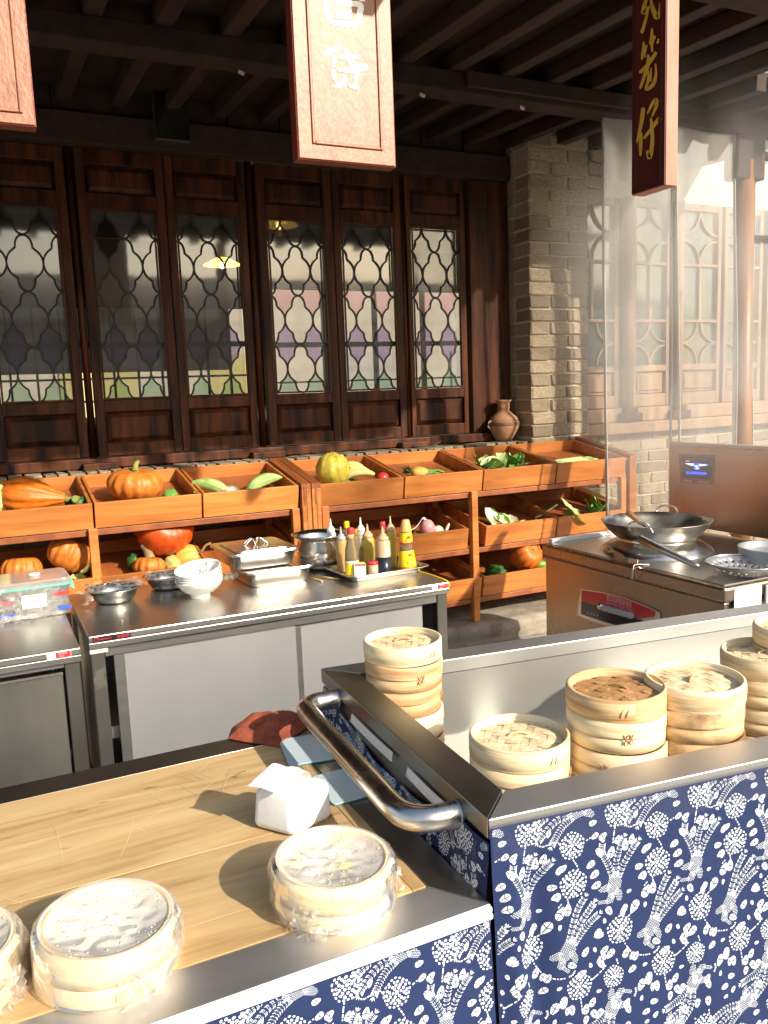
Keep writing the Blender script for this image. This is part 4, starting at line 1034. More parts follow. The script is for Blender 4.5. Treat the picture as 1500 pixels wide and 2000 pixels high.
obj('top_flap', bx((.004, .004, .0625), (.052, .03, .068)), 'yellow', t)
obj('red_print', bx((.002, -.0009, .050), (.054, -.0002, .061)), 'red_label', t)

# ================================================================== INDUCTION STOVE
SX, SY0, SY1 = 2.53, 2.255, 3.43
t = thing('wok_stove', 'brown steel wok stove with a red control panel', 'stove', (SX, SY0, 0)); dY = SY1-SY0
obj('cabinet', bx((.015, .015, .10), (.88, dY-.015, .735)), 'stove_steel', t, bevel=.006)
obj('top', bx((0, 0, .737), (.90, dY, .80)), 'stove_steel', t, bevel=.012)
obj('top_sheet', bx((.03, .03, .8005), (.86, dY-.03, .803)), 'steel', t)
obj('back_edge', bx((.05, dY-.028, .804), (.86, dY, .822)), 'white_plastic', t)
for xa in (.06, .78):
    for ya in (.06, dY-.12): obj('foot', B().lathe([(0, 0), (.025, 0), (.025, .099), (0, .099)], 14, c=(xa, ya, 0)), 'steel_dark', t)
sb = obj('splashback', bx((.872, -.3, .82), (.895, dY, 1.255)), 'stove_steel', t, bevel=.004)
obj('splash_cap', bx((.866, -.3, 1.2555), (.92, dY, 1.272)), 'steel_side', t, bevel=.003)
# display on the splashback (faces -x)
xs = .872-.0015
def sq(nm, pts, m, par, d=.0015):
    P = [pxx(a, b_, SX+.872)-Vector((SX, SY0, 0)) for a, b_ in pts]
    P = [Vector((xs-d, v.y, v.z)) for v in P]
    return obj(nm, B().prism(P, (d, 0, 0)), m, par)
halo = sq('glass_surround', [(1326, 886), (1398, 889), (1394, 946), (1330, 943)], 'red_surround', t, .001)
scr = sq('display', [(1330, 889), (1395, 892), (1389, 936), (1333, 931)], 'screen_black', t, .004)
def dq(nm, pts, m): return sq(nm, [(1300+a/12.5, 870+b_/12.5) for a, b_ in pts], m, scr, .0052)
dq('light_bar', [(500, 435), (720, 445), (700, 490), (610, 480)], 'screen_white'); dq('light_bar', [(830, 450), (1060, 475), (860, 505), (840, 480)], 'screen_white')
dq('light_bar', [(500, 428), (1060, 455), (1060, 466), (500, 437)], 'screen_blue')
dq('centre_block', [(720, 470), (850, 475), (850, 585), (715, 580)], 'screen_blue')
scr2 = scr
for k in range(8):
    x_ = 548+k*63; y_ = 660+k*3.4
    dq('icon', [(x_+24*math.cos(a), y_+34*math.sin(a)) for a in [i*math.pi/5 for i in range(10)]], 'screen_blue')
dq('red_light', [(515, 368), (595, 368), (595, 400), (515, 400)], 'screen_red')
for a, b_, c_, d_ in ((735, 485, 745, 520), (760, 490, 812, 520), (765, 540, 822, 575)):
    o = sq('digit', [(1300+a/12.5, 870+b_/12.5), (1300+c_/12.5, 870+b_/12.5), (1300+c_/12.5, 870+d_/12.5), (1300+a/12.5, 870+d_/12.5)], 'screen_white', scr, .006)
for k in range(4):
    x_ = 825+k*72; y_ = 885+k*8
    sq('certificate_mark', [(1300+(x_+24*math.cos(a))/12.5, 870+(y_+26*math.sin(a))/12.5) for a in [i*math.pi/5 for i in range(10)]], 'grey_plastic', halo, .002)
for k in range(4):
    x_ = 445+k*52; y_ = 860+k*4
    sq('brand_mark', [(1300+a/12.5, 870+b_/12.5) for a, b_ in ((x_, y_-30), (x_+38, y_-28), (x_+38, y_+30), (x_, y_+28))], 'grey_plastic', halo, .002)
# control panel on the front (faces -x)
def fp(nm, pts, m, par, d, off=0.):
    P = [pxx(1110+a/7.5, 1130+b_/7.5, SX+.013)-Vector((SX, SY0, 0)) for a, b_ in pts]
    P = [Vector((.0145-d-off, v.y, v.z)) for v in P]
    return obj(nm, B().prism(P, (d, 0, 0)), m, par)
arc = [(190+(1350-190)*k/10, 152+8*k+2.6*k*k) for k in range(11)]
cp = fp('control_panel', [(190, 152)]+arc[1:]+[(1360, 560), (1300, 720), (900, 800), (560, 690), (480, 660), (200, 560), (140, 520)], 'silver_edge', t, .006)
arcr = [(210+(1290-210)*k/10, 172+9*k+2.2*k*k) for k in range(11)]
fp('red_field', [(205, 320)]+arcr+[(1270, 560), (1060, 590), (640, 440)], 'red_label', cp, .0015, .0062)
fp('black_field', [(203, 326), (640, 446), (1060, 596), (1180, 640), (860, 720), (560, 640), (200, 520)], 'screen_black', cp, .0014, .0062)
def ftext(body, x_, y_, x2, y2, size, m, par):
    """lettering on the front face: runs towards -y, up is z"""
    a = pxx(1110+x_/7.5, 1130+y_/7.5, SX)-Vector((SX, SY0, 0)); b_ = pxx(1110+x2/7.5, 1130+y2/7.5, SX)-Vector((SX, SY0, 0))
    me = textmesh(body, size); xsz = max(v.co.x for v in me.vertices) or 1
    o = obj('lettering', me, m, par, (.0145-.0085, a.y, a.z)); o.rotation_euler = (R(90), 0, R(-90)); o.scale = ((a.y-b_.y)/xsz, 1, 1); return o
ftext('豪华商用智能电磁', 545, 322, 910, 422, .034, 'label_pink', cp)
ftext('KAPISHI ELECTRIC', 545, 372, 930, 474, .016, 'label_pink', cp)
for k in range(4): fp('knob_icon', [(300+k*48+14*math.cos(a), 500+k*13+20*math.sin(a)) for a in [i*math.pi/4 for i in range(8)]], 'grey_plastic', cp, .0015, .0078)
a = pxx(1110+500/7.5, 1130+430/7.5, SX-.05)-Vector((SX, SY0, 0)); b_ = pxx(1110+930/7.5, 1130+545/7.5, SX-.05)-Vector((SX, SY0, 0))
h = obj('power_lever', B().tube([a+(b_-a)*k/12 for k in range(13)], [.013+(.0022 if k % 2 else 0) for k in range(13)], 12), 'grey_plastic', cp)
obj('lever_end', B().sphere(tuple(a+Vector((0, .012, .004))), .018, .018, .018, 14, 10), 'silver_edge', h)
obj('lever_stem', B().tube([a, (.012, a.y, a.z)], .010, 8), 'silver_edge', h)
# side sticker and switch on the near end
obj('white_sheet', bx((.05, -.002, .60), (.20, -.0005, .795)), 'paper', t)
obj('switch_plate', bx((.215, -.012, .70), (.30, -.0005, .785)), 'grey_plastic', t, bevel=.008)
# little steel tabs on the edge and a cable tie
obj('steel_tab', bx((.02, .50, .8035), (.024, .555, .828)), 'steel_polish', t); obj('steel_tab', B().grid(lambda u, v: Vector((.03+.10*u, .60+.22*u+.02*math.sin(u*3), .8045+.028*v)), 8, 1), 'steel_polish', t)
obj('cable_tie', B().tube(catmull([(.06, .47, .806), (.01, .50, .806), (-.004, .50, .79), (-.006, .505, .74)], 6), .002, 5), 'white_plastic', t)
# wok ring
WKC = Vector((2.86, 2.965, 0))
ob = obj('wok_ring', B().lathe([(.262, .0), (.255, .012), (.215, .040), (.185, .052), (.178, .058), (.182, .064), (.176, .070), (.165, .074), (.155, .06), (.150, .0)], 56), 'steel_polish', t, WKC-Vector((SX, SY0, 0))+Vector((0, 0, .8035)))
# wok
t = thing('wok', 'dark iron wok with two loop handles on the stove ring', 'wok', (WKC.x, WKC.y, .812))
RW = .252; WP = []
for i in range(11): a = R(16+i*5.6); WP.append((RW*math.sin(R(6.5*i))/math.sin(R(65)), .135*(1-math.cos(R(6.5*i)))/(1-math.cos(R(65)))))
WI = [(r_-.003 if r_ > .01 else 0, z+.004) for r_, z in WP[::-1]]
obj('bowl', B().lathe(WP+[(RW+.003, .138)]+WI, 64), 'wok_iron', t)
for a in (R(-150), R(35)):
    c = Vector((math.cos(a), math.sin(a), 0)); s_ = Vector((-math.sin(a), math.cos(a), 0))
    pts = catmull([c*.235+s_*.052+Vector((0, 0, .118)), c*.262+s_*.05+Vector((0, 0, .140)), c*.272+s_*.03+Vector((0, 0, .164)), c*.272-s_*.03+Vector((0, 0, .164)), c*.262-s_*.05+Vector((0, 0, .140)), c*.235-s_*.052+Vector((0, 0, .118))], 6)
    obj('loop_handle', B().tube(pts, .0045, 8), 'steel_polish', t)
# spatula lying in the wok
a = Vector((WKC.x-.085, WKC.y+.10, .982)); b_ = Vector((WKC.x-.02, WKC.y+.005, .888))
t = thing('wok_spatula', 'wok spatula with a wooden handle resting in the wok', 'spatula', b_)
e_ = (a-b_)
obj('handle', B().tube([e_*.42, e_*.5, e_*.75, e_*1.0, e_*1.03], [.010, .013, .0145, .016, .012], 12), 'post_wood', t)
obj('shaft', B().tube([-e_*.35, e_*.42], .007, 8), 'steel_polish', t)
obj('blade', B().box((-.035, -.003, -.05), (.035, .003, .0), T=Matrix.Translation(-e_*.35)), 'steel_polish', t)
# perforated ladle on the near corner
LC = pz(1442, 1100, .862)
t = thing('strainer_ladle', 'big perforated steel ladle lying on the stove corner', 'ladle', (LC.x+.035, LC.y+.0, .8045))
RL = .150
bowl_ = B(); NA, NR = 72, 12
vs = []; fs = []
for j in range(NR+1):
    q = j/NR
    for i in range(NA):
        a = 2*math.pi*i/NA; vs.append((RL*q*math.cos(a), RL*q*math.sin(a), .058*q**2.2))
for j in range(NR):
    for i in range(NA):
        hole = (j in (3, 5, 7, 9)) and (i % 3 == (0 if j % 4 == 1 else 1))
        if not hole: fs.append((j*NA+i, j*NA+(i+1) % NA, (j+1)*NA+(i+1) % NA, (j+1)*NA+i))
bowl_.add(vs, fs, True)
o = obj('bowl', bowl_, 'steel_dull', t)
sm = o.modifiers.new('s', 'SOLIDIFY'); sm.thickness = .002
obj('rim', B().tube([(RL*math.cos(2*math.pi*i/48), RL*math.sin(2*math.pi*i/48), .059) for i in range(48)], .0025, 6, closed=True), 'steel_polish', t)
ha = pz(1358, 1104, .862)-t.location; hb = pz(1250, 1053, .935)-t.location
obj('handle', B().tube([ha+(ha-hb)*.06, ha, ha+(hb-ha)*.5, hb], [.008, .012, .0165, .0175], 14), 'steel_side', t)
# pot at the frame edge
PC = pz(1512, 1078, .885)
t = thing('steel_pot', 'steel pot with a rolled rim behind the ladle', 'pot', (PC.x+.07, PC.y+.06, .8035))
obj('body', B().lathe([(0, 0), (.125, 0), (.135, .01), (.137, .080), (.142, .084), (.142, .089), (.134, .088), (.132, .012), (0, .010)], 44), 'steel_dull', t)
obj('water', B().lathe([(0, .06), (.1335, .06)], 30), 'glass_smoke', t)

# ================================================================== STEAMER CART AND WOODEN TABLE
CFL = Vector((.658, 1.037, 0)); CDX = Vector((math.cos(R(-7)), math.sin(R(-7)), 0)); CDY = Vector((.042, .823, 0)).normalized()
CL, CD, CZ = 1.75, .824, .93
def C(s, t, z): return CFL+CDX*s+CDY*t+Vector((0, 0, z))
cart = thing('steamer_cart', 'steel steamer cart draped in blue printed cloth', 'cart', (0, 0, 0))
def cbox(s0, s1, t0, t1, z0, z1): return B().hexa([C(s0,t0,z0), C(s1,t0,z0), C(s1,t1,z0), C(s0,t1,z0)], [C(s0,t0,z1), C(s1,t0,z1), C(s1,t1,z1), C(s0,t1,z1)])
RL_, RF, RB = .072, .078, .075
def chex(q, z0, z1): return B().hexa([C(a, b_, z0) for a, b_ in q], [C(a, b_, z1) for a, b_ in q])
g = .0012
obj('rim', chex([(0, 0), (CL, 0), (CL-RL_, RF), (RL_+g, RF)], CZ-.035, CZ), 'steel_rim', cart, bevel=.002)
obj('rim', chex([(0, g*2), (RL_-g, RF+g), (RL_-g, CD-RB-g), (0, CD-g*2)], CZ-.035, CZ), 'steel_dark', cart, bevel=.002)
obj('rim', chex([(RL_+g, CD-RB), (CL-RL_, CD-RB), (CL, CD), (0+g, CD)], CZ-.035, CZ), 'steel_rim', cart, bevel=.002)
obj('rim', chex([(CL-RL_+g, RF+g), (CL, g), (CL, CD-g), (CL-RL_+g, CD-RB-g)], CZ-.035, CZ), 'steel_rim', cart, bevel=.002)
TF = .73
obj('tub_wall', cbox(RL_-.004, CL-RL_, CD-RB, CD-RB+.004, TF, CZ-.036), 'steel_tub', cart)
obj('tub_wall', cbox(RL_-.0038, RL_-.0002, RF, CD-RB, TF, CZ-.036), 'steel_tub', cart)
obj('tub_wall', cbox(RL_-.004, CL-RL_, RF-.004, RF, TF, CZ-.036), 'steel_tub', cart)
obj('tub_floor', cbox(RL_-.004, CL-RL_, RF-.004, CD-RB+.004, TF-.004, TF), 'steel_tub', cart)
obj('wood_strip', cbox(RL_+.006, RL_+.05, RF+.02, CD-RB-.30, TF+.0005, TF+.014), 'table_wood', cart)
obj('inner_frame', cbox(.02, CL-.02, .02, CD-.02, .12, .68), 'room_dark', cart)
obj('side_sheet', cbox(.004, .012, .02, CD-.02, .70, CZ-.037), 'steel_dark', cart)
for s_, q in ((.05, .05), (CL-.09, .05), (.05, CD-.09), (CL-.09, CD-.09)):
    obj('castor', B().lathe([(0, 0), (.03, .0), (.04, .03), (.03, .06), (.018, .062), (.018, .119), (0, .119)], 16, c=tuple(C(s_, q, 0))), 'black_plastic', cart)
# push handle along the left side
hz = .893
hp = [C(.002, .70, hz), C(-.030, .70, hz), C(-.062, .695, hz), C(-.083, .672, hz), C(-.090, .635, hz), C(-.090, .45, hz), C(-.090, .25, hz), C(-.090, .165, hz), C(-.083, .128, hz), C(-.060, .106, hz), C(-.030, .10, hz), C(.002, .10, hz)]
hd = obj('push_handle', B().tube(catmull(hp, 5), .0225, 20), 'tube_steel', cart)
for q in (.70, .10): obj('weld_collar', B().tube([C(-.001, q, hz), C(-.005, q, hz)], .023, 20), 'steel_dull', hd)
# white clip strips hanging on the side sheet
for q0, q1 in ((.60, .37), (.30, .115)):
    def f(u, v, q0=q0, q1=q1):
        q = q0+(q1-q0)*u; dr = .020*(1 if .04 < u < .96 else .3)
        return C(-.0035-.004*v, q, CZ-.037-.016*v-.002*math.sin(u*3.1))
    obj('white_clip', B().grid(f, 14, 3), 'white_plastic', cart)
    obj('white_clip_edge', B().tube([f(k/14, 1) for k in range(15)], .0022, 6), 'white_plastic', cart)

# ---- table
TX0, TX1, TY0, TY1, TZ_ = -1.1, .648, 1.020, 1.862, .80
tb = thing('work_table', 'steel rimmed table with a scratched wooden plank top', 'table', (0, 0, 0))
PY0, PY1, PX1 = 1.108, 1.782, .583
obj('rim', B().hexa([(TX0, TY0, .765), (TX1, TY0, .765), (PX1, PY0-g, .765), (TX0, PY0-g, .765)], [(TX0, TY0, TZ_), (TX1, TY0, TZ_), (PX1, PY0-g, TZ_), (TX0, PY0-g, TZ_)]), 'steel_rim', tb, bevel=.0015)
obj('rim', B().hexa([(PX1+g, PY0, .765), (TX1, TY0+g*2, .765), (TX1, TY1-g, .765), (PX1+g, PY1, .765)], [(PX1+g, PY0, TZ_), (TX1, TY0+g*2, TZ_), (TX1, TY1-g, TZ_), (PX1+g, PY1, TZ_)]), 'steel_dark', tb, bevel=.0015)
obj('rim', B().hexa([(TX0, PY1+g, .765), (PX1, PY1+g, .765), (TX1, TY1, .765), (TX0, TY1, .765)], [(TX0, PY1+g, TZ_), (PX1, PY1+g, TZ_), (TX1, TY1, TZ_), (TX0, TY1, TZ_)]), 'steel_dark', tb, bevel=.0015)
ys = [PY0, 1.195, 1.395, 1.59, PY1]
for i in range(4): obj('plank', bx((TX0, ys[i]+.0005, .766), (.556, ys[i+1]-.0005, TZ_+.0008-.0006*(i % 2))), 'table_wood', tb, bevel=.0004, seg=1)
obj('end_plank', bx((.5575, PY0+.001, .766), (PX1-.001, 1.66, TZ_+.0005)), 'table_wood_end', tb, bevel=.0012) if False else obj('end_plank', B().box((-.276, -.0125, -.017), (.276, .0125, .017)), 'table_wood', tb, (.570, 1.386, .7832), (0, 0, R(90)), bevel=.0012)
obj('end_plank', B().box((-.060, -.0125, -.017), (.060, .0125, .017)), 'table_wood', tb, (.570, 1.723, .7832), (0, 0, R(90)), bevel=.0012)
obj('under_frame', bx((TX0, TY0+.02, .70), (TX1-.02, TY1-.02, .764)), 'steel_dull', tb)
for xa in (-1.05, .55):
    for ya in (TY0+.05, TY1-.1): obj('leg', bx((xa, ya, 0), (xa+.04, ya+.04, .70)), 'steel_dull', tb)
obj('white_trim', bx((TX0, TY0-.007, .790), (TX1-.001, TY0-.0005, .7985)), 'white_trim', tb, bevel=.0015)
obj('white_trim', bx((TX0, TY0-.009, .7795), (TX1-.001, TY0-.0005, .7885)), 'white_trim', tb, bevel=.0015)
# knife scratches and stains: flat marks on the planks
sc = B()
for x0_, y0_, x1_, y1_, b_ in ((.20, 1.62, .14, 1.43, .008), (.335, 1.70, .41, 1.78, 0), (.30, 1.60, .44, 1.74, -.01), (.14, 1.52, .33, 1.63, 0), (.36, 1.55, .44, 1.72, .01), (.30, 1.70, .33, 1.60, 0), (.31, 1.73, .36, 1.64, 0), (.33, 1.74, .37, 1.64, 0), (.35, 1.72, .38, 1.66, 0), (.24, 1.66, .27, 1.60, 0), (-.06, 1.45, .0, 1.37, 0), (.41, 1.56, .47, 1.66, 0), (.46, 1.52, .50, 1.65, 0), (.19, 1.55, .21, 1.51, 0), (.22, 1.70, .25, 1.66, 0), (.26, 1.56, .28, 1.53, 0), (.05, 1.66, .055, 1.46, .006)):
    d_ = Vector((x1_-x0_, y1_-y0_, 0)); nrm = Vector((-d_.y, d_.x, 0)).normalized()
    pts = [Vector((x0_, y0_, TZ_+.0012))+d_*k/8+nrm*b_*math.sin(math.pi*k/8) for k in range(9)]
    for k in range(8):
        w0, w1 = .0008*math.sin(math.pi*(k+.15)/8.3), .0008*math.sin(math.pi*(k+1.1)/8.3)
        sc.add([pts[k]-nrm*w0, pts[k]+nrm*w0, pts[k+1]+nrm*w1, pts[k+1]-nrm*w1], [(0, 1, 2, 3)])
obj('knife_scratches', sc, 'scratch', tb)['kind'] = 'stuff'
stn = B()
for cx, cy, rr, n_ in ((.425, 1.66, .022, 26), (.25, 1.69, .016, 10), (.10, 1.67, .015, 9), (.07, 1.53, .012, 3), (-.02, 1.40, .02, 8), (.15, 1.68, .006, 4)):
    for k in range(n_):
        a = rnd.uniform(0, 6.3); q = rnd.uniform(0, 1)**.6*rr; x_, y_ = cx+q*math.cos(a)*1.2, cy+q*math.sin(a)*.8; l = rnd.uniform(.003, .010); h_ = rnd.uniform(.0006, .0018)
        stn.add([(x_-l, y_, TZ_+.0011), (x_, y_-h_, TZ_+.0011), (x_+l, y_, TZ_+.0011), (x_, y_+h_, TZ_+.0011)], [(0, 1, 2, 3)])
obj('dark_stains', stn, 'stain', tb)['kind'] = 'stuff'

# ------------------------------------------------------------------ printed cloth: white motifs laid out on a repeating tile
MOT = []
rp = random.Random(5)
def poly_ell(cx, cy, a, b_, ang, n=7, jit=.12):
    P = []
    for i in range(n):
        q = 2*math.pi*i/n; k = 1+rp.uniform(-jit, jit); x_, y_ = a*k*math.cos(q), b_*k*math.sin(q)
        P.append((cx+x_*math.cos(ang)-y_*math.sin(ang), cy+x_*math.sin(ang)+y_*math.cos(ang)))
    return P
def leafm(cx, cy, L, ang, W=None):
    W = W or L*.33
    def tr(x_, y_): return (cx+x_*math.cos(ang)-y_*math.sin(ang), cy+x_*math.sin(ang)+y_*math.cos(ang))
    g_ = L*.035
    def hwid(u): return W*math.sin(math.pi*min(1, .06+u*.92))**.75
    for s_ in (1, -1):
        for u0, u1 in ((.0, .46), (.54, 1.)):
            us = [u0+(u1-u0)*k/4 for k in range(5)]
            sl = .10 if True else 0
            P = [(u*L, s_*g_) for u in us]+[(u*L+.0*L, s_*max(g_*1.2, hwid(u))) for u in us[::-1]]
            P = [tr(x_+abs(y_)*.45, y_) for x_, y_ in P]
            MOT.append(P)
def flower(cx, cy, r):
    MOT.append(poly_ell(cx, cy, r*.16, r*.15, 0))
    for k, (rr, n, a) in enumerate(((.30, 6, .125), (.53, 10, .125), (.75, 14, .125))):
        for i in range(n):
            q = 2*math.pi*(i+.5*(k % 2))/n+rp.uniform(-.06, .06); d_ = r*(rr+rp.uniform(-.02, .02))
            MOT.append(poly_ell(cx+d_*math.cos(q), cy+d_*math.sin(q), r*a*rp.uniform(.78, .95), r*a*rp.uniform(.85, 1.1), q, 6))
    n = 20
    for i in range(n):
        q = 2*math.pi*i/n; d_ = r*(.97+.05*math.sin(q*5))
        MOT.append(poly_ell(cx+d_*math.cos(q), cy+d_*math.sin(q), r*.085, r*.115, q, 5))
def dashes(P, w_=.0011, gap=.32, step=.0062):
    P = catmull([(x_, y_, 0) for x_, y_ in P], 8); L = 0; acc = []
    for a, b_ in zip(P, P[1:]):
        L += (b_-a).length; acc.append((L, b_))
    d_ = 0
    while d_ < L-step*.5:
        def at(q):
            for l, p_ in acc:
                if l >= q: return p_
            return acc[-1][1]
        a, b_ = at(d_), at(d_+step*(1-gap)); t_ = (b_-a)
        if t_.length > 1e-5:
            n_ = Vector((-t_.y, t_.x, 0)).normalized()*w_
            MOT.append([tuple((a-n_)[:2]), tuple((b_-n_)[:2]), tuple((b_+n_)[:2]), tuple((a+n_)[:2])])
        d_ += step
def feather(P, w0, w1):
    P = catmull([(x_, y_, 0) for x_, y_ in P], 12); n = len(P); step = 1
    L = sum((b_-a).length for a, b_ in zip(P, P[1:])); m = max(4, int(L/.0031))
    for k in range(m):
        i = int(k/m*(n-2)); a = P[i]; t_ = (P[i+1]-P[i]); 
        if t_.length < 1e-6: continue
        t_ = t_.normalized(); n_ = Vector((-t_.y, t_.x, 0)); w_ = w0+(w1-w0)*k/m
        for s_ in (1, -1):
            c_ = a+n_*s_*w_*.24; MOT.append(poly_ell(c_.x, c_.y, .0011, .0006, math.atan2(t_.y, t_.x), 5))
            d_ = (t_*.75+n_*s_*.8).normalized(); c_ = a+n_*s_*w_*.72+t_*.0008
            MOT.append(poly_ell(c_.x, c_.y, w_*.40, .0008, math.atan2(d_.y, d_.x), 5))
    e = P[-1]; t_ = (P[-1]-P[-2]).normalized(); n_ = Vector((-t_.y, t_.x, 0))
    for s_ in (-1, 0, 1):
        d_ = (t_+n_*s_*.7).normalized(); c_ = e+d_*w1*.6; MOT.append(poly_ell(c_.x, c_.y, w1*.55, .0009, math.atan2(d_.y, d_.x), 5))
def scales(cx, cy, ang, L, W, cell=.0036):
    """teardrop full of scale cells"""
    y_ = -W
    r_ = 0
    while y_ < W:
        x_ = -L+(cell*.5 if r_ % 2 else 0)
        while x_ < L:
            k = (x_+L)/(2*L); hw_ = W*math.sin(math.pi*min(1, max(0, .08+.9*k)))**.8
            if abs(y_) < hw_:
                px_, py_ = x_*math.cos(ang)-y_*math.sin(ang), x_*math.sin(ang)+y_*math.cos(ang)
                MOT.append(poly_ell(cx+px_, cy+py_, cell*.38, cell*.24, ang+rp.uniform(-.3, .3), 5))
            x_ += cell*1.0
        y_ += cell*.68; r_ += 1
def phoenix(cx, cy, ang, tails, flip=1, s=1.22):
    def tr(x_, y_): x_ *= s; y_ *= flip*s; return (cx+x_*math.cos(ang)-y_*math.sin(ang), cy+x_*math.sin(ang)+y_*math.cos(ang))
    def A(a): return ang+a*flip
    scales(*tr(0, 0), A(0), .020*s, .0115*s)
    scales(*tr(.019, .002), A(.3), .009*s, .0065*s)
    scales(*tr(.004, .014), A(1.1), .011*s, .0052*s)
    scales(*tr(.013, -.011), A(-.6), .010*s, .0062*s, .0034)
    scales(*tr(.024, .013), A(1.4), .0075*s, .0038*s, .0034)
    for k in range(5):
        a = .5+.35*k; p_ = tr(.024+.008*math.cos(a), .020+.007*math.sin(a)); MOT.append(poly_ell(*p_, .0022, .0013, A(a), 6))
    for T_ in tails: feather([tr(x_, y_) for x_, y_ in T_], .0052*s, .0056*s)
U = .000384
def cu(x_, y_): return (x_*U, -(y_-(440-(x_-350)*.22))*U)      # photo crop -> cloth metres (u right, v up, v=0 on the first phoenix row)
T3 = [[(-.012, .004), (-.034, .012), (-.055, .009), (-.066, .004)], [(-.012, -.001), (-.036, .0), (-.058, -.010), (-.068, -.017)], [(-.012, -.006), (-.03, -.012), (-.046, -.024), (-.052, -.030)]]
T4 = [[(-.012, .005), (-.03, .017), (-.045, .03), (-.058, .032)], [(-.012, 0), (-.036, .004), (-.058, .002), (-.068, -.001)], [(-.012, -.005), (-.034, -.010), (-.055, -.020), (-.064, -.026)]]
T5 = [[(-.012, .005), (-.03, .009), (-.05, .016), (-.062, .022)], [(-.012, 0), (-.036, .0), (-.058, .004), (-.074, .006)], [(-.012, -.005), (-.034, -.010), (-.058, -.013), (-.076, -.012)]]
phoenix(*cu(415, 432), R(14), T3)
phoenix(*cu(575, 770), R(-105), T4, -1)
phoenix(*cu(335, 1065), R(-122), T5)
phoenix(*cu(560, 1330), R(60), T3, -1)
for x_, y_, r_ in ((605, 440, .0235), (375, 590, .022), (375, 762, .0235), (600, 975, .0235), (395, 1235, .0225), (565, 1195, .0185)):
    flower(*cu(x_, y_), r_)
for x_, y_, L, an in ((565, 345, .017, 75), (630, 335, .018, 95), (520, 365, .019, 130), (500, 480, .015, 190), (545, 530, .017, 215), (575, 590, .021, 250), (610, 540, .016, 240), (640, 560, .019, 265), (680, 535, .018, 250), (690, 465, .013, 70),
                   (470, 560, .015, 30), (490, 605, .019, -45), (345, 675, .016, 215), (320, 680, .016, 240), (440, 690, .018, 25), (455, 735, .019, 25), (460, 780, .019, 15), (300, 775, .017, 180), (315, 815, .012, 220), (350, 850, .021, 262), (330, 865, .024, 232), (700, 740, .018, 20), (620, 870, .016, 262),
                   (560, 905, .018, 120), (620, 900, .016, 70), (660, 900, .024, 55), (520, 1000, .018, 165), (540, 1050, .018, 220), (470, 1010, .018, 40), (440, 1050, .018, 230), (640, 1060, .019, 245), (690, 1080, .017, 240), (430, 1160, .019, 200), (480, 1130, .021, 30), (530, 1110, .020, 40), (650, 1120, .015, 60), (380, 1140, .018, 150),
                   (470, 1290, .018, 240), (330, 1290, .018, 240), (520, 1150, .017, 130), (640, 1180, .017, 30), (300, 1010, .0, 0), (690, 1270, .022, 60), (640, 1300, .018, 235), (430, 1320, .019, 260), (300, 1330, .02, 60), (360, 1370, .019, 100), (480, 1390, .019, 120), (330, 250, .015, 80), (420, 300, .016, 75), (560, 230, .017, 85), (480, 270, .018, 60), (640, 250, .018, 110)):
    if L: leafm(*cu(x_, y_), L, R(an))
for P in ([(640, 490), (665, 505), (700, 490), (735, 480), (755, 505)], [(560, 400), (545, 385)], [(632, 380), (630, 345)], [(440, 570), (480, 545)], [(375, 650), (395, 680), (402, 705)], [(345, 825), (350, 850)], [(320, 850), (300, 870)], [(590, 500), (580, 545), (575, 580)], [(620, 1035), (660, 1085), (710, 1100), (755, 1098)], [(640, 920), (665, 895)], [(490, 1000), (520, 985)], [(450, 1210), (500, 1170), (530, 1140)], [(590, 1140), (580, 1110)], [(400, 1290), (405, 1330), (410, 1370)]):
    dashes([cu(*q) for q in P])
TW, TV = 430*U, .43
cen_ = [(sum(q[0] for q in P)/len(P), sum(q[1] for q in P)/len(P)) for P in MOT]
for k in range(900):           # fill the bare ground with small buds and leaves
    x_, y_ = rp.uniform(0, TW), rp.uniform(-TV, 0); L = rp.choice((.010, .013, .016))
    ok = True
    for cx_, cy_ in cen_:
        dx = (cx_-x_+TW/2) % TW-TW/2; dy = (cy_-y_+TV/2) % TV-TV/2
        if dx*dx+dy*dy < (L*.5+.0085)**2: ok = False; break
    if ok:
        an = rp.uniform(0, 6.28); n0 = len(MOT); leafm(x_-L*.5*math.cos(an), y_-L*.5*math.sin(an), L, an)
        cen_ += [(sum(q[0] for q in P)/len(P), sum(q[1] for q in P)/len(P)) for P in MOT[n0:]]
def print_mesh(fn, nrm, u0, u1, v0, v1):
    """lay the tile over the cloth patch u0..u1, v0..v1 (v down negative); fn(u,v)->point, offset along nrm(u,v)"""
    b = B()
    for iu in range(int(math.floor(u0/TW))-2, int(math.ceil(u1/TW))+2):
        for iv in range(int(math.floor(v0/TV))-1, int(math.ceil(v1/TV))+2):
            for P in MOT:
                Q = [(x_+iu*TW, y_+iv*TV) for x_, y_ in P]
                if min(q[0] for q in Q) < u0 or max(q[0] for q in Q) > u1 or min(q[1] for q in Q) < v0 or max(q[1] for q in Q) > v1: continue
                b.add([fn(*q)+nrm(*q)*.0009 for q in Q], [tuple(range(len(Q)))])
    return b
def nrm_of(fn, sgn=1):
    def n(u, v):
        e = .002; a = fn(u+e, v)-fn(u-e, v); c = fn(u, v+e)-fn(u, v-e); k = a.cross(c); return k.normalized()*sgn
    return n
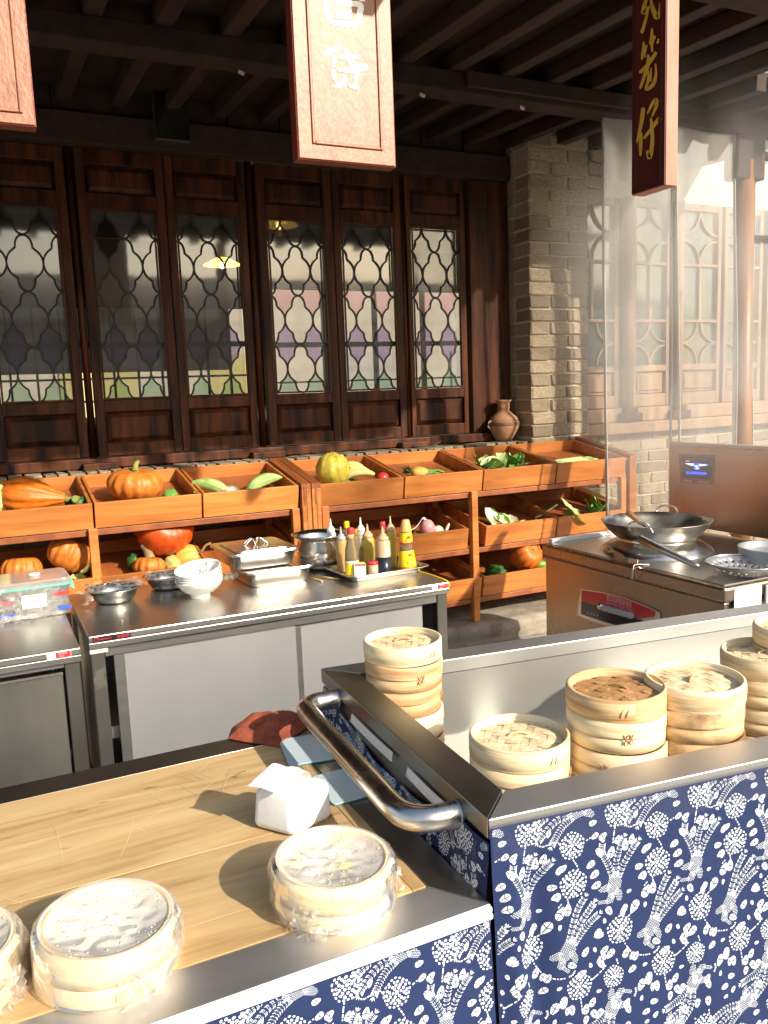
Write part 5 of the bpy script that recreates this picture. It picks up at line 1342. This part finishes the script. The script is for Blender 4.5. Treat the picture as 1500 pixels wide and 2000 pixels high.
# cart front: u = s along the front, v = height below the rim
def c_front(u, v):
    fold = .010*math.exp(-((u-.035)/.02)**2)*min(1, -v*6)-.012*math.exp(-((u-.075)/.022)**2)*min(1, -v*6)
    wv = .004*math.sin(u*9+v*3)*min(1, -v*4)+.012*noise.noise(Vector((u*5, v*1.6, 2)))*min(1, -v*3)+.003*noise.noise(Vector((u*14+v*6, v*9, 7)))*min(1, -v*8)
    return C(u, -.004-.03*min(1, max(0, -v*1.6))-wv-fold, CZ-.012+v)
def c_left(u, v):                 # u = distance back along the left side
    k = min(1, -v*9)
    wv = .008*math.sin(u*21+1+v*5)+.014*noise.noise(Vector((u*7, v*5, 4)))
    return C(.0005-.012*k+wv*k-.006*k*math.sin(u*8), u, CZ-.040+v)
def t_front(u, v):
    wv = .003*math.sin(u*11+v*4)+.007*noise.noise(Vector((u*5, v*2, 9)))+.002*noise.noise(Vector((u*15, v*9, 4)))
    return Vector((u, TY0-.004-.012*min(1, -v*6)+wv*min(1, -v*6), .7795+v))
def cloth_piece(name, par, fn, u0, u1, v0, v1, nu, nv, sgn, ps=1):
    o = obj(name, B().grid(lambda a, b_: fn(u0+(u1-u0)*a, v0+(v1-v0)*b_), nu, nv), 'cloth', par)
    n = nrm_of(fn, sgn); q = obj('white_print', print_mesh(fn, n, u0+.002, u1-.002, v0+.002, v1-.002), 'print', o); q['kind'] = 'stuff'
    return o
cl1 = cloth_piece('cloth_skirt', cart, c_front, .0, CL-.3, -.74, -.002, 150, 70, 1)
cl2 = cloth_piece('cloth_skirt', tb, t_front, TX0+.4, TX1-.004, -.6, -.001, 110, 50, 1)
# left side: hangs in a loose swag, pulled away from the rim along the middle
def c_left2(u, v):
    q = c_left(u, v); drop = .055*math.sin(math.pi*min(1, max(0, (u-.10)/.62)))**.7 if .10 < u < .72 else 0
    return q+Vector((-.004*math.sin(u*30), 0, -drop*math.exp(v*7)))
cl3 = cloth_piece('cloth_side', cart, c_left2, .0, CD-.01, -.26, -.001, 90, 30, -1)
# clear tape over the front edge of the cloth
obj('clear_tape', B().grid(lambda a, b_: c_front(.002+(CL-.35)*a, -.002-.055*b_)+Vector((0, -.004-.002*math.sin(a*60)*b_, .0025)), 160, 6), 'tape', cart)
obj('clear_tape', B().grid(lambda a, b_: C(-.016-.006*noise.noise(Vector((a*9, b_*9, 0))), .012+.07*a, CZ-.036-.085*b_-.01*math.sin(a*9)), 10, 14, False), 'tape', cart)

# ------------------------------------------------------------------ bamboo steamers
def lid_proto(Dm, m_rim, m_strip):
    r = Dm/2; h = .042
    t = thing('steamer_cover', '-', 'steamer cover')
    obj('rim', B().lathe([(r-.0065, 0), (r-.001, 0), (r, .003), (r, h-.002), (r-.002, h), (r-.006, h), (r-.0065, h-.002), (r-.0068, h-.007), (r-.0095, h-.0075), (r-.0100, h-.009), (r-.0100, h-.024), (r-.0065, h-.026), (r-.0065, 0)], 64), m_rim, t)
    obj('lap', B().lathe([(r+.0001, .006), (r+.0012, .007), (r+.0014, h-.007), (r+.0001, h-.006)], 64, fn=lambda rr, z, a: (rr if .3 < a < 4.9 else r-.001, z)), m_rim, t)
    Ri = r-.0095; sw = .0150; n = int(Ri/sw)
    for dirn in (0, 1):
        for k in range(-n, n+1):
            off = k*sw; half = math.sqrt(max(0, Ri*Ri-off*off))
            if half < .012: continue
            b = B(); m_ = max(4, int(2*half/(sw*.34))); vs = []
            for i in range(m_+1):
                s_ = -half+2*half*i/m_; j = math.floor(s_/sw+.5)
                ph = (j+(k if dirn == 0 else k+2)) % 4; over = ph < 2
                fr_ = s_/sw+.5-j
                z = (.0009 if over else -.0009)
                nxt = (j+1+(k if dirn == 0 else k+2)) % 4 < 2; prv = (j-1+(k if dirn == 0 else k+2)) % 4 < 2
                if fr_ < .2 and prv != over: z = .0001
                if fr_ > .8 and nxt != over: z = .0001
                for e in (-1, 1):
                    x_, y_ = s_, off+e*sw*.47
                    rr = math.hypot(x_, y_)
                    dome = .007*(1-min(1, (rr/Ri)**2))
                    q = (x_, y_) if dirn == 0 else (-y_, x_)
                    vs.append((q[0], q[1], h-.0150+dome+z))
            b.add(vs, [(2*i, 2*i+1, 2*i+3, 2*i+2) for i in range(m_)])
            b.add([(v[0], v[1], v[2]-.0005) for v in vs], [(2*i, 2*i+2, 2*i+3, 2*i+1) for i in range(m_)])
            obj('woven_strip', b, m_strip, t, rot=(0, 0, R(38)))
    pts = catmull([(-.022, 0, h-.0085), (-.015, .002, h-.004), (0, .003, h-.002), (.015, .001, h-.004), (.024, 0, h-.0085)], 6)
    obj('handle_loop', B().tube(pts, [.0022+.0006*(i % 2) for i in range(len(pts))], 8), 'cane' if m_strip != 'strip' else 'bamboo_old', t, rot=(0, 0, R(-30)))
    obj('handle_slat', bx((.026, -.0055, h-.0085), (.048, .0055, h-.0068)), m_strip, t, rot=(0, R(7), R(-30)))
    st = B()
    for a in (R(262), R(268)):
        c_ = Vector((math.cos(a), math.sin(a), 0)); st.tube([c_*(r+.0015)+Vector((0, 0, .012)), c_*(r+.003)+Vector((.002, 0, .019)), c_*(r+.0015)+Vector((.006, 0, .028))], .0009, 5)
    obj('tie', st, 'cane', t)
    return t
def basket_proto(Dm, m_, hgt=.058):
    r = Dm/2; h = hgt
    t = thing('steamer_basket', '-', 'steamer basket')
    obj('band', B().lathe([(r-.012, 0), (r-.005, 0), (r-.005, .0028), (r-.0016, .0034), (r-.0016, .0265), (r-.0050, .0275), (r-.0050, .0290), (r-.0004, .0300), (r, .032), (r, h-.0016), (r-.002, h-.0005), (r-.006, h-.0005), (r-.0065, h-.004), (r-.0065, .006), (r-.012, .005), (r-.012, 0)], 64), m_, t)
    obj('floor', B().lathe([(0, .008), (r-.0068, .008)], 40), 'strip', t)
    st = B()
    for a, dz in ((R(280), 0), (R(286), .002)):
        c_ = Vector((math.cos(a), math.sin(a), 0))
        st.tube([c_*(r+.0008)+Vector((-.004, 0, .020+dz)), c_*(r+.0026)+Vector((0, 0, .030+dz)), c_*(r+.0008)+Vector((.004, 0, .038+dz))], .0010, 5)
        st.tube([c_*(r+.0008)+Vector((.004, 0, .020+dz)), c_*(r+.0026)+Vector((0, 0, .031+dz)), c_*(r+.0008)+Vector((-.004, 0, .038+dz))], .0010, 5)
    obj('tie', st, 'cane', t)
    return t
HB = .058
LP = lid_proto(.19, 'bamboo', 'strip'); LPB = lid_proto(.19, 'bamboo_old', 'strip_brown')
BP = basket_proto(.19, 'bamboo'); BO = basket_proto(.19, 'bamboo_old'); BS = basket_proto(.19, 'bamboo_scorch')
used = set()
def put(proto, loc, rz, label, group, sc=1., zs=1.):
    rot = (rnd.uniform(-.012, .012), rnd.uniform(-.012, .012), rz)
    if proto.name not in used:
        used.add(proto.name); proto.location = loc; proto.rotation_euler = rot; proto['label'] = label; proto['group'] = group; o = proto
    else: o = dup(proto, loc, rot=rot, label=label, group=group)
    o.scale = (sc, sc, zs); return o
def stack(px_, py_, wpx, dm, kinds, lidp, lidlab, lab, jit=.003, rz0=0., zs=1.):
    p = pdep(px_, py_, wpx, dm); n = len(kinds); sc = dm/.19
    for i, kd in enumerate(kinds[::-1]):          # kinds listed from the top
        q = Vector((p.x+rnd.uniform(-jit, jit), p.y+rnd.uniform(-jit, jit), TF+.0005+i*HB*zs))
        put(kd, q, rz0+rnd.uniform(-.7, .7), 'bamboo steamer basket, %s tier under the lid of %s' % (ORD[n-1-i], lab), 'stacked bamboo steamer baskets', sc, zs)
    put(lidp, Vector((p.x, p.y, TF+.0005+n*HB*zs)), rz0, lidlab, 'bamboo steamer lids', sc, zs)
    return TF+n*HB+.042, p
ST = []
ST.append(stack(787, 1266, 152, .185, [BO, BO, BP, BO], LP, 'pale lid on the tall stack in the cart corner by the handle', 'the tall stack by the handle', rz0=.4, zs=1.07))
ST.append(stack(1014, 1436, 194, .19, [BP, BP, BP], LP, 'pale woven lid on the shortest steamer stack', 'the shortest stack', rz0=.15, zs=1.01))
ST.append(stack(1203, 1340, 190, .19, [BP, BP, BP, BP], LPB, 'brown woven lid with a darker rim', 'the brown lidded stack', rz0=-.5, zs=1.06))
ST.append(stack(1356, 1308, 187, .19, [BS, BS, BP, BP], LP, 'pale lid above the scorched steamer baskets', 'the scorched stack', rz0=.9, zs=1.06))
ST.append(stack(1500, 1282, 172, .19, [BP, BP, BP, BP], LP, 'pale lid on the stack just past the scorched one', 'the stack past the scorched one', rz0=.1, zs=1.06))
ST.append(stack(1565, 1172, 170, .19, [BO, BO, BO, BO, BO], LP, 'lid of the stack against the tub back wall', 'the stack at the back wall', rz0=.3))

# ------------------------------------------------------------------ wrapped steamers on the table
def wrapped(px_, py_, dm, label, seed, tiers=1, tilt=(0, 0, 0), extra=None):
    p = pz(px_, py_, .8012); r = dm/2; h = .072
    t = thing('wrapped_steamer', label, 'steamer', p, rot=tilt, group='film wrapped steamers on the table')
    obj('band', B().lathe([(r-.02, 0), (r-.002, 0), (r, .003), (r, .029), (r-.004, .0295), (r-.004, .031), (r+.002, .0315), (r+.002, .058), (r-.004, .060), (r-.006, h), (r-.012, h), (r-.013, h-.004), (r-.013, .012), (r-.02, .01)], 64), 'bamboo', t)
    obj('floor', B().lathe([(0, .035), (r-.012, .035)], 40), 'flour', t)
    def top(u, v):
        a = 2*math.pi*u; q = v; rr = (r-.004)*q
        sag = -.012*(1-q**3)
        return Vector((rr*math.cos(a), rr*math.sin(a), h+.0015+sag+.003*noise.noise(Vector((rr*60*math.cos(a), rr*60*math.sin(a), seed)))*(1-q**6)))
    obj('film_top', B().grid(top, 72, 16), 'wrap_white' if seed > 2 else 'wrap_thin', t)
    def side(u, v):
        a = 2*math.pi*u; z = h*(1-v)+.001
        cr = .0022*abs(noise.noise(Vector((math.cos(a)*9, math.sin(a)*9, z*30+seed))))+.0012*abs(noise.noise(Vector((a*14, z*25, seed+3))))
        ex = .014*max(0, noise.noise(Vector((math.cos(a)*1.7, math.sin(a)*1.7, seed+v*2))))*math.sin(math.pi*v)
        rr = r+.0035+cr+ex
        if v < .08: rr = r-.004+(.0075+cr)*v/.08
        return Vector((rr*math.cos(a), rr*math.sin(a), z))
    obj('film_side', B().grid(side, 150, 24), 'wrap', t)
    for k, (a, z0_) in enumerate(((R(205), .02), (R(325), .028))):
        c_ = Vector((math.cos(a), math.sin(a), 0))
        o = crumple('film_fold', c_*(r+.006)+Vector((0, 0, z0_)), .055, .045, .010, seed+k*3.1, t, 'wrap_fold', 16); o.rotation_euler = (R(80), 0, a+R(90))
    dr = B()
    for k in range(130):
        a = rnd.uniform(0, 6.28); q = math.sqrt(rnd.uniform(0, .92)); v = top(a/6.283, q); s_ = rnd.uniform(.0009, .0026)
        dr.sphere((v.x, v.y, v.z+.0004), s_, s_*rnd.uniform(.5, 1), s_*.4, 6, 4)
    obj('droplets', dr, 'droplet', t)['kind'] = 'stuff'
    return t
W1_ = wrapped(651, 1752, .190, 'film wrapped bamboo steamer beside the white tissue pack', 1., tilt=(R(2), R(1), .4))
W2_ = wrapped(212, 1880, .194, 'film wrapped bamboo steamer in the middle of the wrapped row', 5., tilt=(R(3), R(-1), 1.4))
W3_ = wrapped(-98, 1940, .19, 'film wrapped bamboo steamer cut off at the picture edge', 9., tilt=(0, 0, 2.))
p = W1_.location
tag(obj('steamed_bun', B().sphere((0, 0, .012), .02, .018, .013, 16, 10, lambda a, b_: 1+.08*math.cos(6*a)), 'banana', None, (p.x+.012, p.y-.012, .8012+.0355)), 'small yellowish bun inside the wrapped steamer by the tissues', 'bun')
tag(obj('steamed_bun', B().sphere((0, 0, .012), .022, .02, .014, 16, 10, lambda a, b_: 1+.08*math.cos(7*a)), 'flour', None, (p.x-.035, p.y+.02, .8012+.0355)), 'small white bun inside the wrapped steamer by the tissues', 'bun')

# ------------------------------------------------------------------ tissue pack, plates, rag
q0, q1, q2 = pz(506, 1622, .8012), pz(574, 1640, .8012), pz(655, 1597, .8012)
ex = (q2-q1); ey = (q0-q1)
t = thing('tissue_pack', 'white paper tissue pack with a tissue pulled out', 'tissues', q1)
hh = .085
def tp(a, b_, z): return ex*a+ey*1.25*b_+Vector((0, 0, z))
pk = obj('pack', B().hexa([tp(0, 0, 0), tp(1, 0, 0), tp(1, 1, 0), tp(0, 1, 0)], [tp(.02, .03, hh), tp(.98, .03, hh*.95), tp(.96, .9, hh*.93), tp(.03, .92, hh)]), 'tissue', t, bevel=.016, seg=5)
for p_ in pk.data.polygons: p_.use_smooth = True
TQ = catmull([(.62, 0, hh-.002), (.58, 0, hh+.018), (.46, 0, hh+.030), (.20, 0, hh+.026), (-.10, 0, hh+.012), (-.20, 0, hh+.014)], 5)
obj('pulled_tissue', B().grid(lambda u, v: (lambda q: tp(q.x, .12+.72*v+.06*u*(v-.5), q.z-.016*abs(v-.5)**1.5*u+.003*noise.noise(Vector((u*4, v*4, 1)))))(TQ[int(round(u*(len(TQ)-1)))]), len(TQ)-1, 12), 'tissue', t)
sp = B()
for k in range(9): 
    a = .62+.10*(k % 3); z = .03+.011*(k//3); v0 = tp(1.004, .15+.14*(k % 3), z); v1 = tp(1.004, .21+.14*(k % 3), z+.006); sp.tube([v0, v1], .0007, 4)
obj('print_marks', sp, 'label_pink', t)
for nm, P, z in (('first', ((541, 1450), (640, 1432), (662, 1484), (568, 1498)), 0), ('second', ((605, 1524), (692, 1498), (733, 1556), (655, 1573)), 0)):
    Q = [pz(a, b_, .8013) for a, b_ in P]
    lab = 'blue grey plastic board half under the brown rag' if nm == 'first' else 'blue grey plastic board behind the tissue pack'
    cq = sum(Q, Vector())/4; c_ = Vector((cq.x, cq.y, .8013))
    L0 = ((Q[0]-Q[3])+(Q[1]-Q[2]))/2; L1 = ((Q[1]-Q[0])+(Q[2]-Q[3]))/2; L0.z = L1.z = 0
    t = thing('plastic_board', lab, 'board', c_)
    Pq = []
    for x_, y_ in rrect(1, 1, .07): v = L1*(x_-.5)+L0*(y_-.5); Pq.append((v.x, v.y, .003))
    obj('face', B().prism(Pq, (0, 0, .002)), 'blue_plate', t)
    obj('edge', B().prism([(x_, y_, 0) for x_, y_, z_ in Pq], (0, 0, .0029)), 'plate_edge', t)
RG = [pz(a, b_, .806) for a, b_ in ((445, 1440), (478, 1446), (545, 1456), (580, 1432), (614, 1408), (575, 1388), (540, 1383), (480, 1398), (452, 1420))]
cen = sum(RG, Vector())/len(RG)
def rag(u, v):
    a = u*len(RG); i = int(a) % len(RG); f = a-int(a); e = RG[i].lerp(RG[(i+1) % len(RG)], f)
    q = cen.lerp(e, v); k = 1-v**3
    q = Vector((q.x, min(q.y, 1.93), .8025+(.020+.020*noise.noise(Vector((q.x*22, q.y*22, 3))))*k+.0015*abs(noise.noise(Vector((q.x*70, q.y*70, 1))))))
    return q
tag(obj('cleaning_rag', B().grid(rag, 72, 14), 'rag', None), 'crumpled reddish brown rag on the table corner', 'rag')

# ================================================================== HANGING SIGNS
def brush(strokes, conv, nrm, th=.0025):
    b = B(); N = Vector(nrm)
    for li, S_ in enumerate(strokes):
        P = catmull([(x_, y_, w_) for x_, y_, w_ in S_], 7); L = []; Rr = []
        n = len(P)
        for i, q in enumerate(P):
            t_ = P[min(i+1, n-1)]-P[max(i-1, 0)]; l = math.hypot(t_.x, t_.y) or 1; nx, ny = -t_.y/l, t_.x/l
            wv = q.z*(1+.12*noise.noise(Vector((q.x*.05, q.y*.05, li))))
            if i == 0 or i == n-1: wv *= .45
            L.append(conv(q.x+nx*wv, q.y+ny*wv)); Rr.append(conv(q.x-nx*wv, q.y-ny*wv))
        o = N*(th+.0002*li)
        vs = [v+o for v in L]+[v+o for v in Rr]
        b.add(vs, [(i, i+1, n+i+1, n+i) for i in range(n-1)])
    return b
def board(name, label, org, w_, h, d, m_face, m_side):
    """board in the xz plane facing -y, origin at its lower left front corner"""
    t = thing(name, label, 'sign', org, group=None)
    obj('board', bx((0, .004, 0), (w_, d, h)), m_side, t, bevel=.003)
    obj('face', bx((.004, 0, .004), (w_-.004, .0035, h-.004)), m_face, t, bevel=.002)
    i = w_*.17; mol = B(); k = .010
    for a, c_ in (((i-k, i-k), (i, h-i)), ((w_-i, i-k), (w_-i+k, h-i))): mol.box((a[0], -.006, a[1]), (c_[0], -.0005, c_[1]))
    mol.box((i+.0005, -.006, i-k), (w_-i-.0005, -.0005, i)); obj('moulding', mol, m_face, t, bevel=.003)
    return t
ZT = 3.11
A_ = py(583, 310, 2.6); B_ = py(775, 325, 2.6)
sg = board('hanging_sign', 'red lacquer sign with white brushed characters', A_, B_.x-A_.x, ZT-A_.z, .055, 'sign_face', 'sign_red')
cv1 = lambda x_, y_: py(560+x_/5.883, y_/5.883, 2.6)-A_
hu = [[(430, 640, 26), (500, 590, 34), (590, 555, 30), (620, 570, 14)], [(545, 640, 24), (548, 700, 26), (538, 775, 12)], [(600, 660, 20), (700, 655, 26), (850, 650, 20)], [(672, 555, 14), (700, 640, 34), (760, 740, 38), (850, 780, 40), (930, 760, 34)],
      [(535, 800, 24), (545, 870, 30), (570, 950, 12)], [(585, 805, 20), (700, 810, 26), (795, 815, 26), (795, 900, 26), (785, 970, 18)], [(670, 860, 18), (650, 930, 32), (600, 985, 26), (540, 1000, 16)], [(705, 975, 18), (770, 1000, 30), (830, 1015, 26)]]
lu = [[(465, -120, 30), (455, 40, 34), (480, 180, 36), (520, 270, 30)], [(545, 30, 26), (700, 40, 32), (840, 60, 34), (835, 170, 34), (815, 310, 28)], [(510, 260, 26), (650, 275, 34), (810, 295, 34)], [(565, 120, 22), (640, 165, 40), (735, 215, 22)], [(735, 115, 18), (650, 165, 34), (560, 210, 18)], [(650, -190, 26), (655, -60, 28)], [(660, -130, 20), (800, -120, 18)], [(830, 0, 20), (900, 5, 16)]]
for ch in (hu, lu): obj('lettering', brush(ch, cv1, (0, -1, 0), .0009), 'white_paint', sg)
A2 = py(-125, 228, 2.6); B2 = py(72, 248, 2.6)
board('hanging_sign', 'plain reddish sign board cut by the picture edge', Vector((A2.x, 2.6, B2.z)), B2.x-A2.x, ZT-B2.z, .055, 'sign_face', 'sign_red')
# the sign hung across the eave: faces -x
X3 = 2.25
lo_ = pxx(1233, 391, X3); hi_ = pxx(1299, 352, X3)
t = thing('hanging_sign', 'narrow dark red sign with gold brushed characters', 'sign', (X3, hi_.y, (lo_.z+hi_.z)/2))
wd = lo_.y-hi_.y; hgt = ZT-t.location.z; dth = .058
obj('board', bx((.003, 0, 0), (dth, wd, hgt)), 'sign_side', t, bevel=.002)
obj('face', bx((-.001, .003, .003), (.0025, wd-.003, hgt)), 'sign_dark', t)
mol = B(); i = wd*.15
mol.box((-.006, i-.008, i), (-.0012, i, hgt)).box((-.006, wd-i, i), (-.0012, wd-i+.008, hgt)).box((-.006, i-.008, i-.008), (-.0012, wd-i+.008, i-.0004)); obj('moulding', mol, 'sign_dark', t)
cv3 = lambda x_, y_: pxx(1200+x_/5, y_/5, X3)-t.location
shi = [[(330, -40, 12), (300, 60, 22), (290, 130, 20), (350, 60, 10)], [(345, 70, 10), (300, 240, 16), (272, 325, 18)], [(360, -20, 10), (385, 90, 22), (425, 170, 26), (450, 110, 14), (455, 30, 6)]]
lng = [[(375, 275, 8), (372, 370, 18), (355, 440, 12)], [(405, 350, 14), (375, 430, 14), (378, 510, 10)], [(440, 380, 10), (428, 430, 12)], [(295, 410, 10), (290, 500, 16), (275, 585, 10)], [(325, 440, 10), (305, 510, 12), (310, 565, 9)], [(420, 510, 18), (345, 620, 18), (255, 715, 16)], [(340, 530, 10), (335, 640, 20), (260, 870, 12)], [(330, 660, 10), (345, 760, 14), (320, 875, 14), (385, 830, 20), (415, 740, 14), (412, 620, 8)], [(370, 660, 8), (365, 800, 10)]]
zai = [[(290, 1050, 18), (270, 1200, 20), (225, 1400, 8)], [(268, 1290, 12), (265, 1400, 18), (262, 1525, 10)], [(330, 1115, 8), (375, 1020, 16), (415, 975, 18), (420, 1030, 16), (375, 1140, 10)], [(365, 1150, 10), (375, 1250, 18), (378, 1400, 20), (352, 1540, 22), (330, 1470, 14)], [(295, 1355, 14), (350, 1285, 16), (445, 1165, 20), (445, 1205, 12)]]
for ch in (shi, lng, zai): obj('lettering', brush(ch, cv3, (-1, 0, 0), .0035), 'gold_paint', t)

# ================================================================== STREET OPPOSITE (seen mirrored in the door glass)
fb = thing('street_house', 'white plastered house across the street seen in the glass', 'house', (4, -9.5, 0))
obj('wall', bx((-14, -.3, 0), (16, 0, 3.5)), 'facade_plaster', fb)
for k in range(11): obj('pillar', bx((-13.5+2.9*k, .002, 0), (-13.2+2.9*k, .12, 3.5)), 'roof_wood', fb)
obj('lintel', bx((-14, .122, 2.15), (16, .2, 2.32)), 'roof_wood', fb)
for k in range(10):
    o = obj('window', bx((-12.6+2.9*k, .004, .7), (-11.0+2.9*k, .05, 1.9)), 'facade_yellow' if k in (2, 3, 6) else 'plaster', fb)
    gb = B()
    for q in range(4): gb.box((-12.6+2.9*k+.53*q-.02, .052, .7), (-12.6+2.9*k+.53*q+.02, .08, 1.9))
    for q in range(3): gb.box((-12.6+2.9*k, .081, .8+.5*q), (-11.0+2.9*k, .1, .84+.5*q))
    obj('window_bars', gb, 'roof_wood', o)
obj('roof', B().hexa([(-14.5, -3, 3.52), (16.5, -3, 3.52), (16.5, 1.0, 3.3), (-14.5, 1.0, 3.3)], [(-14.5, -3, 4.9), (16.5, -3, 4.9), (16.5, 1.0, 3.42), (-14.5, 1.0, 3.42)]), 'tile_roof', fb)

# ================================================================== STEAM rising from the wok
def steam():
    def f(a, b_): return 1+.18*noise.noise(Vector((math.cos(a)*1.5, math.sin(a)*1.5, b_*2)))
    b = B().sphere((0, 0, 0), .95, .85, 1.15, 24, 16, f)
    o = obj('steam', b, None, None, (3.05, 2.75, 2.0))
    m = D.materials.new('steam_air'); m.use_nodes = True; n = m.node_tree.nodes; L = m.node_tree.links
    n.remove(n['Principled BSDF']); v = n.new('ShaderNodeVolumePrincipled'); v.inputs['Color'].default_value = (.95, .94, .92, 1); v.inputs['Anisotropy'].default_value = .2
    tc = n.new('ShaderNodeTexCoord'); mp = n.new('ShaderNodeMapping'); mp.inputs['Scale'].default_value = (2.2, 2.2, 1.1); L.new(tc.outputs['Object'], mp.inputs[0])
    z = n.new('ShaderNodeTexNoise'); z.inputs['Scale'].default_value = 1; z.inputs['Detail'].default_value = 3; z.inputs['Distortion'].default_value = .8; L.new(mp.outputs[0], z.inputs['Vector'])
    mr = n.new('ShaderNodeMapRange'); mr.inputs[1].default_value = .42; mr.inputs[2].default_value = .75; mr.inputs[3].default_value = .0; mr.inputs[4].default_value = 1; L.new(z.outputs['Fac'], mr.inputs[0])
    g = n.new('ShaderNodeTexGradient'); g.gradient_type = 'SPHERICAL'
    m2 = n.new('ShaderNodeMapping'); m2.inputs['Scale'].default_value = (1.1, 1.2, .92); L.new(tc.outputs['Object'], m2.inputs[0]); L.new(m2.outputs[0], g.inputs[0])
    mu = n.new('ShaderNodeMath'); mu.operation = 'MULTIPLY'; L.new(mr.outputs[0], mu.inputs[0]); L.new(g.outputs['Fac'], mu.inputs[1])
    k = n.new('ShaderNodeMath'); k.operation = 'MULTIPLY'; k.inputs[1].default_value = STEAM; L.new(mu.outputs[0], k.inputs[0])
    L.new(k.outputs[0], v.inputs['Density']); L.new(v.outputs[0], n['Material Output'].inputs['Volume'])
    o.data.materials.clear(); o.data.materials.append(m); o['kind'] = 'stuff'
    tag(o, 'thin white steam drifting up from the wok', 'steam')
STEAM = 3.4
SC.cycles.volume_step_rate = 4; SC.cycles.volume_max_steps = 48; SC.cycles.volume_bounces = 1
steam()
